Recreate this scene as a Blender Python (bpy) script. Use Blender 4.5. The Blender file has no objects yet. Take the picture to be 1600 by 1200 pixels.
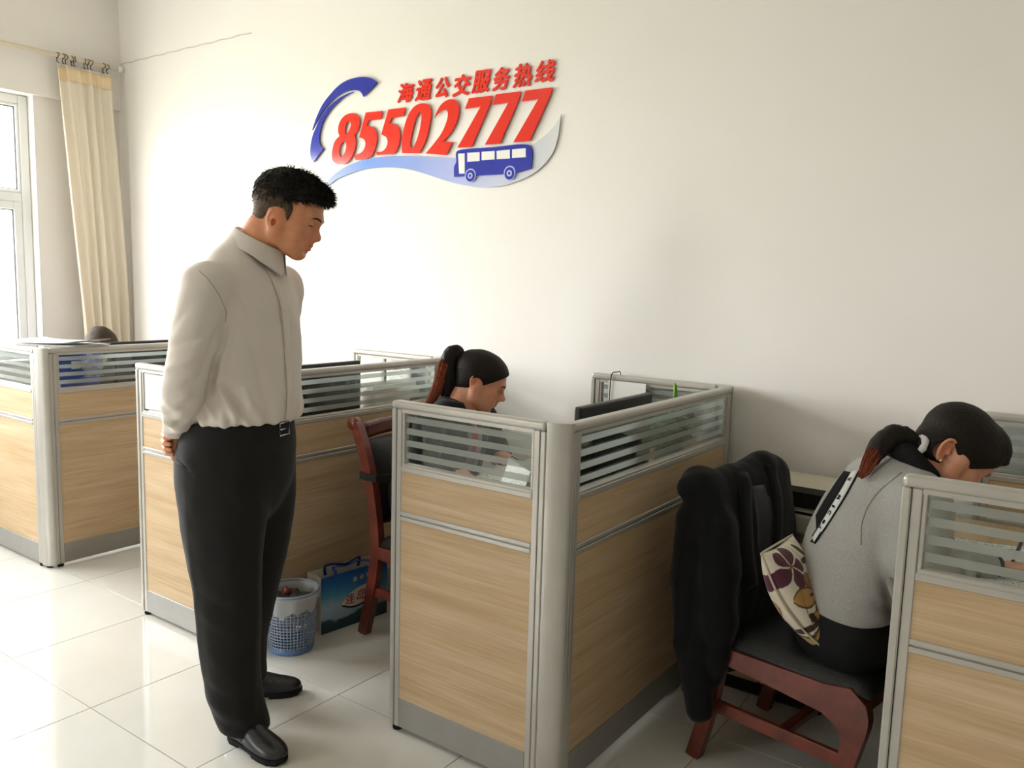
import bpy, bmesh, math, random
import numpy as np
from mathutils import Vector, Matrix, Quaternion
from mathutils.bvhtree import BVHTree
random.seed(7); np.random.seed(7)
PI = math.pi
C = bpy.context.scene.collection
SC = bpy.context.scene

# ------------------------------------------------------------------ camera
cam_d = bpy.data.cameras.new('camera'); cam = bpy.data.objects.new('camera', cam_d); C.objects.link(cam)
def cam_axes(yaw, pitch, roll):
    f = Vector((math.sin(yaw)*math.cos(pitch), math.cos(yaw)*math.cos(pitch), math.sin(pitch)))
    r0 = Vector((math.cos(yaw), -math.sin(yaw), 0)); u0 = r0.cross(f)
    return r0*math.cos(roll)+u0*math.sin(roll), -r0*math.sin(roll)+u0*math.cos(roll), f
_r, _u, _f = cam_axes(-0.6195, -0.1233, 0.0284)
cam.matrix_world = Matrix(((_r.x,_u.x,-_f.x,0),(_r.y,_u.y,-_f.y,0),(_r.z,_u.z,-_f.z,1.4795),(0,0,0,1)))
cam_d.sensor_width = 36; cam_d.lens = 1280.2/1600*36; cam_d.clip_start = .05
SC.camera = cam

# ------------------------------------------------------------------ light and exposure
SKY_STRENGTH = 9.0
EXPOSURE = 1.84
WALL_Y, LEFT_X, RIGHT_X, REAR_Y, CEIL_Z = 3.15, -5.65, 3.6, -4.2, 3.45
WINDOWS = [(-.30, 2.585)]          # y ranges of the openings in the left wall
WIN_Z0, WIN_Z1 = .88, 2.575
w = bpy.data.worlds.new('daylight'); SC.world = w; w.use_nodes = True
nt = w.node_tree; nt.nodes.clear()
out = nt.nodes.new('ShaderNodeOutputWorld'); bg = nt.nodes.new('ShaderNodeBackground')
tc = nt.nodes.new('ShaderNodeTexCoord'); sx = nt.nodes.new('ShaderNodeSeparateXYZ'); cr = nt.nodes.new('ShaderNodeValToRGB')
mr = nt.nodes.new('ShaderNodeMapRange'); mr.inputs['From Min'].default_value = -.5; mr.inputs['From Max'].default_value = .5
nt.links.new(tc.outputs['Generated'], sx.inputs[0]); nt.links.new(sx.outputs['Z'], mr.inputs['Value'])
nt.links.new(mr.outputs[0], cr.inputs[0]); nt.links.new(cr.outputs[0], bg.inputs[0])
e = cr.color_ramp.elements
e[0].position = .0; e[0].color = (.36,.36,.31,1); e[1].position = 1; e[1].color = (.93,.97,1,1)
for p, c in ((.42,(.42,.43,.36,1)), (.5,(.78,.80,.74,1)), (.56,(1,.985,.975,1))):
    q = e.new(p); q.color = c
bg.inputs['Strength'].default_value = SKY_STRENGTH
nt.links.new(bg.outputs[0], out.inputs[0])
ADDED_WIN = (-5.25, -4.15)                                          # x range of an unseen rear window, added to brighten the left cubicle fronts
for i, (y0, y1) in enumerate(WINDOWS):                          # portals: they only guide the sampling of the sky through the panes
    ld = bpy.data.lights.new('window_portal', 'AREA'); ld.shape = 'RECTANGLE'; ld.size = y1-y0; ld.size_y = WIN_Z1-WIN_Z0
    ld.cycles.is_portal = True
    lo = bpy.data.objects.new('window_portal', ld); C.objects.link(lo)
    lo.matrix_world = Matrix.Translation((LEFT_X-.30, (y0+y1)/2, (WIN_Z0+WIN_Z1)/2)) @ Matrix(((0,0,-1,0),(1,0,0,0),(0,-1,0,0),(0,0,0,1)))
ld = bpy.data.lights.new('window_portal', 'AREA'); ld.shape = 'RECTANGLE'; ld.size = ADDED_WIN[1]-ADDED_WIN[0]; ld.size_y = WIN_Z1-WIN_Z0; ld.cycles.is_portal = True
lo = bpy.data.objects.new('window_portal', ld); C.objects.link(lo); lo.location = ((ADDED_WIN[0]+ADDED_WIN[1])/2, REAR_Y-.12, (WIN_Z0+WIN_Z1)/2); lo.rotation_euler = (PI/2, 0, 0)  # sky portal of the added rear window
SC.view_settings.view_transform = 'Standard'; SC.view_settings.look = 'None'
SC.view_settings.exposure = EXPOSURE; SC.view_settings.gamma = 1; SC.view_settings.use_curve_mapping = False

# ------------------------------------------------------------------ helpers: materials
def lin(c):
    if isinstance(c, str): c = [int(c[i:i+2],16)/255 for i in (0,2,4)]
    return tuple(x/12.92 if x <= .04045 else ((x+.055)/1.055)**2.4 for x in c)
def N(m, t, **kw):
    n = m.node_tree.nodes.new('ShaderNode'+t)
    for k, v in kw.items():
        if k.startswith('i_'): n.inputs[k[2:].replace('_',' ')].default_value = v
        else: setattr(n, k, v)
    return n
def L(m, a, b): m.node_tree.links.new(a, b)
def base(name, col, rough=.5, metal=0, spec=.5, sheen=0, sss=0, coat=0):
    m = bpy.data.materials.new(name); m.use_nodes = True
    p = m.node_tree.nodes['Principled BSDF']
    p.inputs['Base Color'].default_value = (*lin(col), 1); p.inputs['Roughness'].default_value = rough
    p.inputs['Metallic'].default_value = metal; p.inputs['Specular IOR Level'].default_value = spec
    if sheen: p.inputs['Sheen Weight'].default_value = sheen
    if coat: p.inputs['Coat Weight'].default_value = coat; p.inputs['Coat Roughness'].default_value = .15
    if sss:
        p.inputs['Subsurface Weight'].default_value = sss; p.inputs['Subsurface Radius'].default_value = (.012,.005,.003)
        p.inputs['Subsurface Scale'].default_value = 1
    return m, p
def mat(name, col, rough=.5, col2=None, scale=(40,40,40), detail=4, bump=0, bscale=None, metal=0, spec=.5, sheen=0, sss=0, coat=0, lo=.35, hi=.65):
    """a principled surface whose colour wanders between col and col2 with a noise, and a noise bump"""
    m, p = base(name, col, rough, metal, spec, sheen, sss, coat)
    tc = N(m,'TexCoord')
    if col2:
        mp = N(m,'Mapping'); mp.inputs['Scale'].default_value = scale; L(m, tc.outputs['Object'], mp.inputs[0])
        nz = N(m,'TexNoise', i_Scale=1.0, i_Detail=float(detail), i_Roughness=.6); L(m, mp.outputs[0], nz.inputs['Vector'])
        r = N(m,'ValToRGB'); r.color_ramp.elements[0].position = lo; r.color_ramp.elements[1].position = hi
        r.color_ramp.elements[0].color = (*lin(col),1); r.color_ramp.elements[1].color = (*lin(col2),1)
        L(m, nz.outputs['Fac'], r.inputs[0]); L(m, r.outputs[0], p.inputs['Base Color'])
    if bump:
        mp = N(m,'Mapping'); mp.inputs['Scale'].default_value = bscale or scale; L(m, tc.outputs['Object'], mp.inputs[0])
        nz = N(m,'TexNoise', i_Scale=1.0, i_Detail=3.0); L(m, mp.outputs[0], nz.inputs['Vector'])
        b = N(m,'Bump', i_Strength=min(1,bump), i_Distance=.002); L(m, nz.outputs['Fac'], b.inputs['Height']); L(m, b.outputs[0], p.inputs['Normal'])
    return m
def glassy(name, tint=(.93,.96,.95), refl=.06):
    m = bpy.data.materials.new(name); m.use_nodes = True; m.node_tree.nodes.clear()
    o = N(m,'OutputMaterial'); t = N(m,'BsdfTransparent', i_Color=(*tint,1)); g = N(m,'BsdfGlossy', i_Roughness=.02)
    lw = N(m,'LayerWeight', i_Blend=.25); ma = N(m,'MapRange'); ma.inputs['To Min'].default_value = refl*.4; ma.inputs['To Max'].default_value = .5
    mx = N(m,'MixShader'); L(m, lw.outputs['Fresnel'], ma.inputs['Value']); L(m, ma.outputs[0], mx.inputs[0])
    L(m, t.outputs[0], mx.inputs[1]); L(m, g.outputs[0], mx.inputs[2]); L(m, mx.outputs[0], o.inputs[0]); return m
def frosty(name, col, through=.45):
    m = bpy.data.materials.new(name); m.use_nodes = True; m.node_tree.nodes.clear()
    o = N(m,'OutputMaterial'); t = N(m,'BsdfTransparent', i_Color=(.95,.97,.96,1)); d = N(m,'BsdfDiffuse', i_Color=(*lin(col),1)); tr = N(m,'BsdfTranslucent', i_Color=(*lin(col),1))
    a = N(m,'MixShader', i_Fac=.5); L(m, d.outputs[0], a.inputs[1]); L(m, tr.outputs[0], a.inputs[2])
    b = N(m,'MixShader', i_Fac=through); L(m, a.outputs[0], b.inputs[1]); L(m, t.outputs[0], b.inputs[2]); L(m, b.outputs[0], o.inputs[0]); return m
def wood_mat(name, c1, c2, c3, axis_scale, rough=.42, spec=.4, coat=0):
    m, p = base(name, c1, rough, 0, spec, coat=coat); tc = N(m,'TexCoord')
    mp = N(m,'Mapping'); mp.inputs['Scale'].default_value = axis_scale; L(m, tc.outputs['Object'], mp.inputs[0])
    oi = N(m,'ObjectInfo'); ad = N(m,'VectorMath', operation='ADD'); L(m, mp.outputs[0], ad.inputs[0])
    ml = N(m,'VectorMath', operation='SCALE', i_Scale=17.0); L(m, oi.outputs['Location'], ml.inputs[0]); L(m, ml.outputs[0], ad.inputs[1])
    a = N(m,'TexNoise', i_Scale=1.0, i_Detail=5.0, i_Roughness=.62, i_Distortion=.35); L(m, ad.outputs[0], a.inputs['Vector'])
    r = N(m,'ValToRGB'); el = r.color_ramp.elements; el[0].position = .32; el[1].position = .68
    el[0].color = (*lin(c2),1); el[1].color = (*lin(c3),1); q = el.new(.5); q.color = (*lin(c1),1)
    L(m, a.outputs['Fac'], r.inputs[0])
    mp2 = N(m,'Mapping'); mp2.inputs['Scale'].default_value = tuple(6*x if x > 10 else 2*x for x in axis_scale); L(m, tc.outputs['Object'], mp2.inputs[0])
    f = N(m,'TexNoise', i_Scale=1.0, i_Detail=4.0); L(m, mp2.outputs[0], f.inputs['Vector'])
    fr = N(m,'MapRange'); fr.inputs['From Min'].default_value = .35; fr.inputs['From Max'].default_value = .7; fr.inputs['To Min'].default_value = .86; fr.inputs['To Max'].default_value = 1.04
    L(m, f.outputs['Fac'], fr.inputs['Value'])
    mx = N(m,'MixRGB', blend_type='MULTIPLY', i_Fac=1.0); L(m, r.outputs[0], mx.inputs[1]); L(m, fr.outputs[0], mx.inputs[2]); L(m, mx.outputs[0], p.inputs['Base Color'])
    b = N(m,'Bump', i_Strength=.12, i_Distance=.001); L(m, f.outputs['Fac'], b.inputs['Height']); L(m, b.outputs[0], p.inputs['Normal'])
    return m

M = {}
M['wall'] = mat('wall_paint', 'ece8e3', .75, 'eae5df', (1.2,1.2,1.2), 3, bump=.15, bscale=(60,60,60), spec=.25)
M['ceiling'] = mat('ceiling_paint', 'efede8', .8, 'ebe8e2', (1,1,1), 2, spec=.2)
M['tile'] = mat('polished_porcelain', 'dcd8d0', .09, 'd6d1c7', (2.2,2.2,2.2), 5, bump=.02, bscale=(5,5,5), spec=.55)
M['grout'] = mat('grey_grout', '8d867c', .8, '9a9389', (30,30,30), 3)
M['alu'] = mat('painted_aluminium', 'b9b5ad', .38, 'b3afa7', (8,8,8), 2, metal=.35, spec=.5)
M['alu_dark'] = mat('grey_kick_plate', '9b9893', .42, '95928d', (6,6,6), 2, metal=.3, spec=.5)
M['groove'] = mat('shadow_gap', '4a4642', .7, '534f4a', (20,20,20), 2)
M['laminate'] = wood_mat('pale_oak_laminate', 'c6aa86', 'bc9e78', 'cfb594', (1.6,1.6,22), .45, .35)
M['laminate_y'] = M['laminate']
M['worktop'] = wood_mat('worktop_laminate', 'cfae84', 'c6a276', 'd6b993', (14,1.6,14), .4, .4)
M['glass'] = glassy('clear_glass')
M['frost'] = frosty('frosted_band', 'c8cac5', .50)
M['winglass'] = glassy('window_glass', (.98,.99,.99), .05)
M['upvc'] = mat('white_window_frame', 'efefee', .35, 'ececea', (5,5,5), 2)
M['gasket'] = mat('dark_window_gasket', '3d3b38', .6, '46443f', (20,20,20), 2)
M['black'] = mat('black_plastic', '1c1c1d', .42, '242425', (60,60,60), 2, spec=.4)
M['rubber'] = mat('black_rubber', '191817', .8, '221f1d', (60,60,60), 2, spec=.2)
M['screen'] = mat('black_screen', '08090b', .12, '0b0c0f', (3,3,3), 1)
M['steel'] = mat('bright_steel', 'c8c8c8', .2, 'bfbfbf', (30,30,30), 2, metal=.9)
M['bronze'] = mat('dark_bronze', '5a4c3a', .35, '4b3f30', (30,30,30), 2, metal=.8)
M['paper'] = mat('white_paper', 'ecebe7', .7, 'e6e4df', (12,12,12), 3, spec=.2)
M['mahogany'] = wood_mat('red_brown_wood', '6e2f20', '5a2418', '80392a', (10,10,10), .3, .5, coat=.3)
M['leather'] = mat('black_leather', '191a1b', .45, '222324', (90,90,90), 4, bump=.5, bscale=(220,220,220), spec=.45)

# ------------------------------------------------------------------ helpers: meshes
def link(name, me, m, parent=None, smooth=False):
    o = bpy.data.objects.new(name, me); C.objects.link(o)
    if m is not None and not me.materials:
        for k in (m if isinstance(m, (list,tuple)) else [m]): me.materials.append(k)
    if parent is not None: o.parent = parent
    if smooth:
        me.polygons.foreach_set('use_smooth', [True]*len(me.polygons))
    return o
def tag(o, label=None, cat=None, group=None, kind=None):
    if label: o['label'] = label
    if cat: o['category'] = cat
    if group: o['group'] = group
    if kind: o['kind'] = kind
    return o
def empty(name, loc=(0,0,0), rz=0, label=None, cat=None, group=None):
    o = bpy.data.objects.new(name, None); C.objects.link(o); o.empty_display_size = .05
    o.location = loc; o.rotation_euler = (0,0,rz); return tag(o, label, cat, group)
def copy_tree(o, parent=None):
    c = o.copy(); C.objects.link(c)
    if parent is not None: c.parent = parent
    for ch in list(o.children): copy_tree(ch, c)
    return c
class MB:
    """collects shapes in one bmesh"""
    def __init__(s): s.b = bmesh.new()
    def box(s, x0, x1, y0, y1, z0, z1, bev=0, seg=1, mi=0, rot=None, at=None):
        t = bmesh.new(); bmesh.ops.create_cube(t, size=1)
        for v in t.verts: v.co = Vector(((x0+x1)/2+v.co.x*(x1-x0), (y0+y1)/2+v.co.y*(y1-y0), (z0+z1)/2+v.co.z*(z1-z0)))
        if bev: bmesh.ops.bevel(t, geom=t.edges[:], offset=bev, segments=seg, affect='EDGES', profile=.5)
        if rot is not None:
            c = Vector(at or ((x0+x1)/2,(y0+y1)/2,(z0+z1)/2))
            for v in t.verts: v.co = c + rot @ (v.co-c)
        s._join(t, mi); return s
    def _join(s, t, mi=0):
        me = bpy.data.meshes.new('t'); 
        for f in t.faces: f.material_index = mi
        t.to_mesh(me); t.free(); s.b.from_mesh(me); bpy.data.meshes.remove(me)
    def faces(s, V, F, mi=0):
        vs = [s.b.verts.new(v) for v in V]
        for f in F:
            try: q = s.b.faces.new([vs[i] for i in f]); q.material_index = mi
            except ValueError: pass
        return s
    def tube(s, pts, r, seg=10, cap=True, mi=0, closed=False, flat=1.0, up=None):
        pts = [Vector(p) for p in pts]; n = len(pts); rs = r if isinstance(r,(list,tuple)) else [r]*n
        V = []; F = []; prev = None
        for i, p in enumerate(pts):
            if closed: d = pts[(i+1)%n]-pts[i-1]
            else: d = pts[min(i+1,n-1)]-pts[max(i-1,0)]
            d.normalize()
            if prev is None:
                a = Vector(up) if up else (Vector((0,0,1)) if abs(d.z) < .9 else Vector((1,0,0)))
                u = (a-d*a.dot(d)).normalized()
            else: u = (prev-d*prev.dot(d)).normalized()
            prev = u; v = d.cross(u)
            for k in range(seg):
                th = 2*PI*k/seg; V.append(p+(u*math.cos(th)+v*math.sin(th)*flat)*rs[i])
        for i in range(n if closed else n-1):
            for k in range(seg):
                a = i*seg+k; b = i*seg+(k+1)%seg; j = ((i+1)%n)*seg
                F.append((a,b,j+(k+1)%seg,j+k))
        if cap and not closed: F += [tuple(range(seg))[::-1], tuple((n-1)*seg+k for k in range(seg))]
        return s.faces(V, F, mi)
    def lathe(s, prof, c=(0,0,0), seg=24, mi=0, cap0=True, cap1=True):
        V = []; F = []
        for r, z in prof:
            for k in range(seg): V.append((c[0]+r*math.cos(2*PI*k/seg), c[1]+r*math.sin(2*PI*k/seg), c[2]+z))
        for i in range(len(prof)-1):
            for k in range(seg): F.append((i*seg+k, i*seg+(k+1)%seg, (i+1)*seg+(k+1)%seg, (i+1)*seg+k))
        if cap0: F.append(tuple(range(seg))[::-1])
        if cap1: F.append(tuple((len(prof)-1)*seg+k for k in range(seg)))
        return s.faces(V, F, mi)
    def prism(s, poly, ax, a, b, mi=0):
        """polygon (2-D) pushed along axis ax from a to b"""
        def P(u, v, t): return {'x':(t,u,v),'y':(u,t,v),'z':(u,v,t)}[ax]
        n = len(poly); V = [P(u,v,a) for u,v in poly]+[P(u,v,b) for u,v in poly]
        F = [tuple(range(n)), tuple(range(2*n-1,n-1,-1))]+[(i,(i+1)%n,n+(i+1)%n,n+i) for i in range(n)]
        return s.faces(V, F, mi)
    def grid(s, nu, nv, fn, mi=0, wrap_u=False):
        V = [fn(i/(nu if wrap_u else nu-1), j/(nv-1)) for i in range(nu) for j in range(nv)]
        F = []
        for i in range(nu if wrap_u else nu-1):
            for j in range(nv-1):
                k = (i+1)%nu; F.append((i*nv+j, k*nv+j, k*nv+j+1, i*nv+j+1))
        return s.faces(V, F, mi)
    def mesh(s, name):
        bmesh.ops.recalc_face_normals(s.b, faces=s.b.faces[:])
        me = bpy.data.meshes.new(name); s.b.to_mesh(me); s.b.free(); return me
    def obj(s, name, m, parent=None, smooth=False): return link(name, s.mesh(name), m, parent, smooth)
def solid(o, t, off=0):
    md = o.modifiers.new('solid','SOLIDIFY'); md.thickness = t; md.offset = off; return o
def subsurf(o, n=1):
    md = o.modifiers.new('sub','SUBSURF'); md.levels = n; md.render_levels = n; return o
def frozen(o, name=None):
    """modifiers baked into the mesh"""
    dg = bpy.context.evaluated_depsgraph_get(); me = bpy.data.meshes.new_from_object(o.evaluated_get(dg))
    old = o.data; o.modifiers.clear(); o.data = me; return o
def spline(pts, n):
    """Catmull-Rom through the points, n samples a span"""
    P = [np.array(p, float) for p in pts]; out = []
    for i in range(len(P)-1):
        a = P[i-1] if i else 2*P[0]-P[1]; b, c = P[i], P[i+1]; d = P[i+2] if i+2 < len(P) else 2*P[-1]-P[-2]
        for k in range(n):
            t = k/n; out.append(.5*(2*b+(c-a)*t+(2*a-5*b+4*c-d)*t*t+(3*b-a-3*c+d)*t**3))
    out.append(P[-1]); return out

# ================================================================== THE ROOM
fl = MB(); fl.box(LEFT_X-.2, RIGHT_X+.2, REAR_Y-.2, WALL_Y+.2, -.12, -.0025)
floor = tag(fl.obj('floor', M['grout']), kind='structure')
TS, TX, TY = .5846, -2.671, 1.3271
tb = MB(); tb.box(-TS/2+.0016, TS/2-.0016, -TS/2+.0016, TS/2-.0016, -.012, 0, .0004); tile_me = tb.mesh('tile'); tile_me.materials.append(M['tile'])
i0 = math.floor((LEFT_X-TX)/TS); i1 = math.ceil((RIGHT_X-TX)/TS); j0 = math.floor((REAR_Y-TY)/TS); j1 = math.ceil((WALL_Y-TY)/TS)
for i in range(i0, i1):
    for j in range(j0, j1):
        x0, x1 = TX+i*TS, TX+(i+1)*TS; y0, y1 = TY+j*TS, TY+(j+1)*TS
        cx0, cx1, cy0, cy1 = max(x0,LEFT_X), min(x1,RIGHT_X), max(y0,REAR_Y), min(y1,WALL_Y)
        if cx1-cx0 < .01 or cy1-cy0 < .01: continue
        if (cx0,cx1,cy0,cy1) == (x0,x1,y0,y1):
            o = link('tile', tile_me, None, floor); o.location = ((x0+x1)/2,(y0+y1)/2,0)
        else:
            q = MB(); q.box(cx0+.0013, cx1-.0013, cy0+.0013, cy1-.0013, -.012, 0, .0012); q.obj('tile', M['tile'], floor)
b = MB(); b.box(LEFT_X-.3, RIGHT_X+.15, WALL_Y, WALL_Y+.15, -.05, CEIL_Z+.1); tag(b.obj('wall_back', M['wall']), kind='structure')
b = MB(); b.box(RIGHT_X, RIGHT_X+.15, REAR_Y, WALL_Y, -.05, CEIL_Z+.1); tag(b.obj('wall_right', M['wall']), kind='structure')
b = MB(); rx0, rx1 = ADDED_WIN
for a in ((LEFT_X-.3, rx0, -.05, CEIL_Z+.1), (rx1, RIGHT_X+.15, -.05, CEIL_Z+.1), (rx0, rx1, -.05, WIN_Z0), (rx0, rx1, WIN_Z1, CEIL_Z+.1)): b.box(a[0], a[1], REAR_Y-.15, REAR_Y, a[2], a[3])
tag(b.obj('wall_rear', M['wall']), kind='structure')
b = MB(); b.box(LEFT_X-.3, RIGHT_X+.15, REAR_Y-.15, WALL_Y+.15, CEIL_Z, CEIL_Z+.12); tag(b.obj('ceiling', M['ceiling']), kind='structure')
# left wall: piers, sill wall and a lintel beam that stands a little proud
b = MB(); ys = [REAR_Y]+[v for a in reversed(WINDOWS) for v in a]+[WALL_Y]
for k in range(0, len(ys), 2): b.box(LEFT_X-.3, LEFT_X, ys[k], ys[k+1], 0, WIN_Z1)
for y0, y1 in WINDOWS: b.box(LEFT_X-.3, LEFT_X, y0, y1, 0, WIN_Z0)
b.box(LEFT_X-.3, LEFT_X+.03, REAR_Y, WALL_Y, WIN_Z1, CEIL_Z)
tag(b.obj('wall_left', M['wall']), kind='structure')
# baseboards
def baseboard(n, *a):
    b = MB(); b.box(*a, .003); tag(b.obj(n, M['tile']), kind='structure')
baseboard('baseboard_back', LEFT_X, RIGHT_X, WALL_Y-.010, WALL_Y, 0, .10)
baseboard('baseboard_left', LEFT_X, LEFT_X+.010, REAR_Y, WALL_Y-.012, 0, .10)

# windows: white frames, a transom, one lower casement row, panes
for wi, (y0, y1) in enumerate(WINDOWS):
    X = LEFT_X-.11; fw = .055
    f = MB()
    def fr(a, c, z0, z1, dx=.035, bv=.006): f.box(X-dx, X+dx, a, c, z0, z1, bv)
    fr(y0, y0+fw, WIN_Z0, WIN_Z1); fr(y1-fw, y1, WIN_Z0, WIN_Z1); fr(y0+fw, y1-fw, WIN_Z1-fw, WIN_Z1, .033); fr(y0+fw, y1-fw, WIN_Z0, WIN_Z0+fw, .033)
    ym = (y0+y1)/2; fr(ym-.035, ym+.035, WIN_Z0+fw, WIN_Z1-fw, .031); fr(y0+fw, ym-.035, 1.905, 1.965, .029); fr(ym+.035, y1-fw, 1.905, 1.965, .029)
    win = tag(f.obj('window_%d'%(wi+1), M['upvc']), kind='structure')
    for a, c in ((y0+fw, ym-.035), (ym+.035, y1-fw)):
        for z0, z1, s in ((WIN_Z0+fw, 1.905, .05), (1.965, WIN_Z1-fw, .018)):
            q = MB()
            for bx in ((a,a+s,z0,z1),(c-s,c,z0,z1),(a+s,c-s,z0,z0+s),(a+s,c-s,z1-s,z1)): q.box(X-.02, X+.028, bx[0], bx[1], bx[2], bx[3], .004)
            sash = q.obj('sash', M['upvc'], win)
            g = MB(); t = .006
            for bx in ((a+s,a+s+t,z0+s,z1-s),(c-s-t,c-s,z0+s,z1-s),(a+s,c-s,z0+s,z0+s+t),(a+s,c-s,z1-s-t,z1-s)): g.box(X-.008, X+.014, *bx)
            g.obj('gasket', M['gasket'], sash)
            g = MB(); g.box(X-.003, X+.003, a+s-.004, c-s+.004, z0+s-.004, z1-s+.004); g.obj('pane', M['winglass'], sash)
    s = MB(); s.box(LEFT_X-.075, LEFT_X+.02, y0+.002, y1-.002, WIN_Z0-.005, WIN_Z0+.012, .004); s.obj('sill', M['upvc'], win)

f = MB(); Y_ = REAR_Y-.07
for a in ((rx0,rx0+.055,WIN_Z0,WIN_Z1),(rx1-.055,rx1,WIN_Z0,WIN_Z1),(rx0+.055,rx1-.055,WIN_Z0,WIN_Z0+.055),(rx0+.055,rx1-.055,WIN_Z1-.055,WIN_Z1),((rx0+rx1)/2-.03,(rx0+rx1)/2+.03,WIN_Z0+.055,WIN_Z1-.055)): f.box(a[0],a[1],Y_-.03,Y_+.03,a[2],a[3],.005)
win = tag(f.obj('window_%d'%(len(WINDOWS)+1), M['upvc']), kind='structure')  # added window behind the camera, out of view, put in for fill light
for a in ((rx0+.05,(rx0+rx1)/2-.025),((rx0+rx1)/2+.025,rx1-.05)): g = MB(); g.box(a[0],a[1],Y_-.003,Y_+.003,WIN_Z0+.05,WIN_Z1-.05); g.obj('pane', M['winglass'], win)

# faint cable line along the back wall above the curtain rod
b = MB(); b.tube([(LEFT_X+.05+.02*i, WALL_Y-.004, 2.882+.003*math.sin(i*.7)) for i in range(72)], .0022, 6)
tag(b.obj('trim_1', mat('old_paint_line', 'd2ccc0', .7, 'c6bfb2', (30,30,30), 3)), kind='structure')

# ================================================================== CURTAIN
root = empty('curtain', (LEFT_X+.12, 2.93, 1.0), 0, 'long cream pleated curtain gathered in the corner beside the window', 'curtain')
m, p = base('cream_curtain_cloth', 'fdf5e6', .8, spec=.15, sheen=.2)
tr = N(m,'BsdfTranslucent', i_Color=(*lin('fffaf0'),1)); mx = N(m,'MixShader', i_Fac=.45); o_ = m.node_tree.nodes['Material Output']
L(m, p.outputs[0], mx.inputs[1]); L(m, tr.outputs[0], mx.inputs[2]); L(m, mx.outputs[0], o_.inputs[0])
wv = N(m,'TexNoise', i_Scale=260.0, i_Detail=2.0); bp = N(m,'Bump', i_Strength=.25, i_Distance=.001); L(m, wv.outputs['Fac'], bp.inputs['Height']); L(m, bp.outputs[0], p.inputs['Normal'])
M['curtain'] = m
CT, CB = 2.785, .30
def curtain_pt(u, v):
    z = CT+(CB-CT)*v
    ya = 2.685+.150*v**.9; yb = 3.062+.060*min(1, v*1.6)
    k = 5.5; ph = 2*PI*k*(u+.018*math.sin(5*v+u*9))
    s = .5+.5*math.cos(ph); amp = (.030+.018*v)*(.75+.35*math.sin(u*13.1+1))
    # sharp pinched pleats at the top, wide soft folds below
    top = max(0, 1-v*5)
    y = ya+(yb-ya)*u+.014*math.sin(ph*1.0+.9)*(.4+v)
    x = LEFT_X+.095+amp*(s**(1+2.2*top)-.35)+.012*math.sin(ph*2+3*v)*v
    return (x-(LEFT_X+.12), y-2.93, z-1.0)
b = MB(); b.grid(170, 60, curtain_pt); cl = b.obj('cloth', M['curtain'], root, True); solid(cl, .003)
b = MB(); b.grid(170, 4, lambda u, v: tuple(np.array(curtain_pt(u, .006+v*.034))+np.array((.004,0,0)))); hd = b.obj('heading_tape', mat('heading_tape_cloth', 'ecd6b2', .85, 'e2caa2', (90,90,90), 2), root, True); solid(hd, .002)
rod = empty('curtain_rod', (LEFT_X+.09, 2.4, 2.835), 0, 'cream round curtain rod running along the top of the window wall', 'curtain rod')
b = MB(); b.tube([(0,-4.5,0),(0,.70,0)], .0135, 14); b.obj('pole', mat('cream_rod_paint', 'eadfc8', .4, 'e4d7bd', (20,20,20), 2), rod, True)
b = MB(); b.tube([(0,.70,0),(0,.712,0),(0,.72,0),(0,.735,0)], [.017,.020,.020,.012], 14); b.obj('end_cap', M['upvc'], rod, True)
for yy in (.62, -1.6, -4.2):
    b = MB(); b.box(-.06, .006, yy-.012, yy+.012, -.012, .012, .003); b.obj('bracket', M['upvc'], rod)
for k, u in enumerate((.06,.155,.20,.30,.345,.52,.58,.64,.86,.93)):
    y = 2.685+.372*u-2.93
    b = MB(); zc = 2.835-1.0; xc = LEFT_X+.09-(LEFT_X+.12)
    pts = [(xc+.0165*math.cos(a), y+.004*math.sin(a*2+k), zc+.0165*math.sin(a)) for a in np.linspace(-2.6, 2.6, 14)]
    pts = [(xc-.006, y, zc-.05),(xc-.016, y, zc-.03)]+[q for q in pts]+[(xc-.02, y+.004, zc-.034),(xc-.004, y+.006, zc-.044)]
    b.tube(pts, .0022, 6); b.obj('hook', M['bronze'], root, True)

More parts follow.
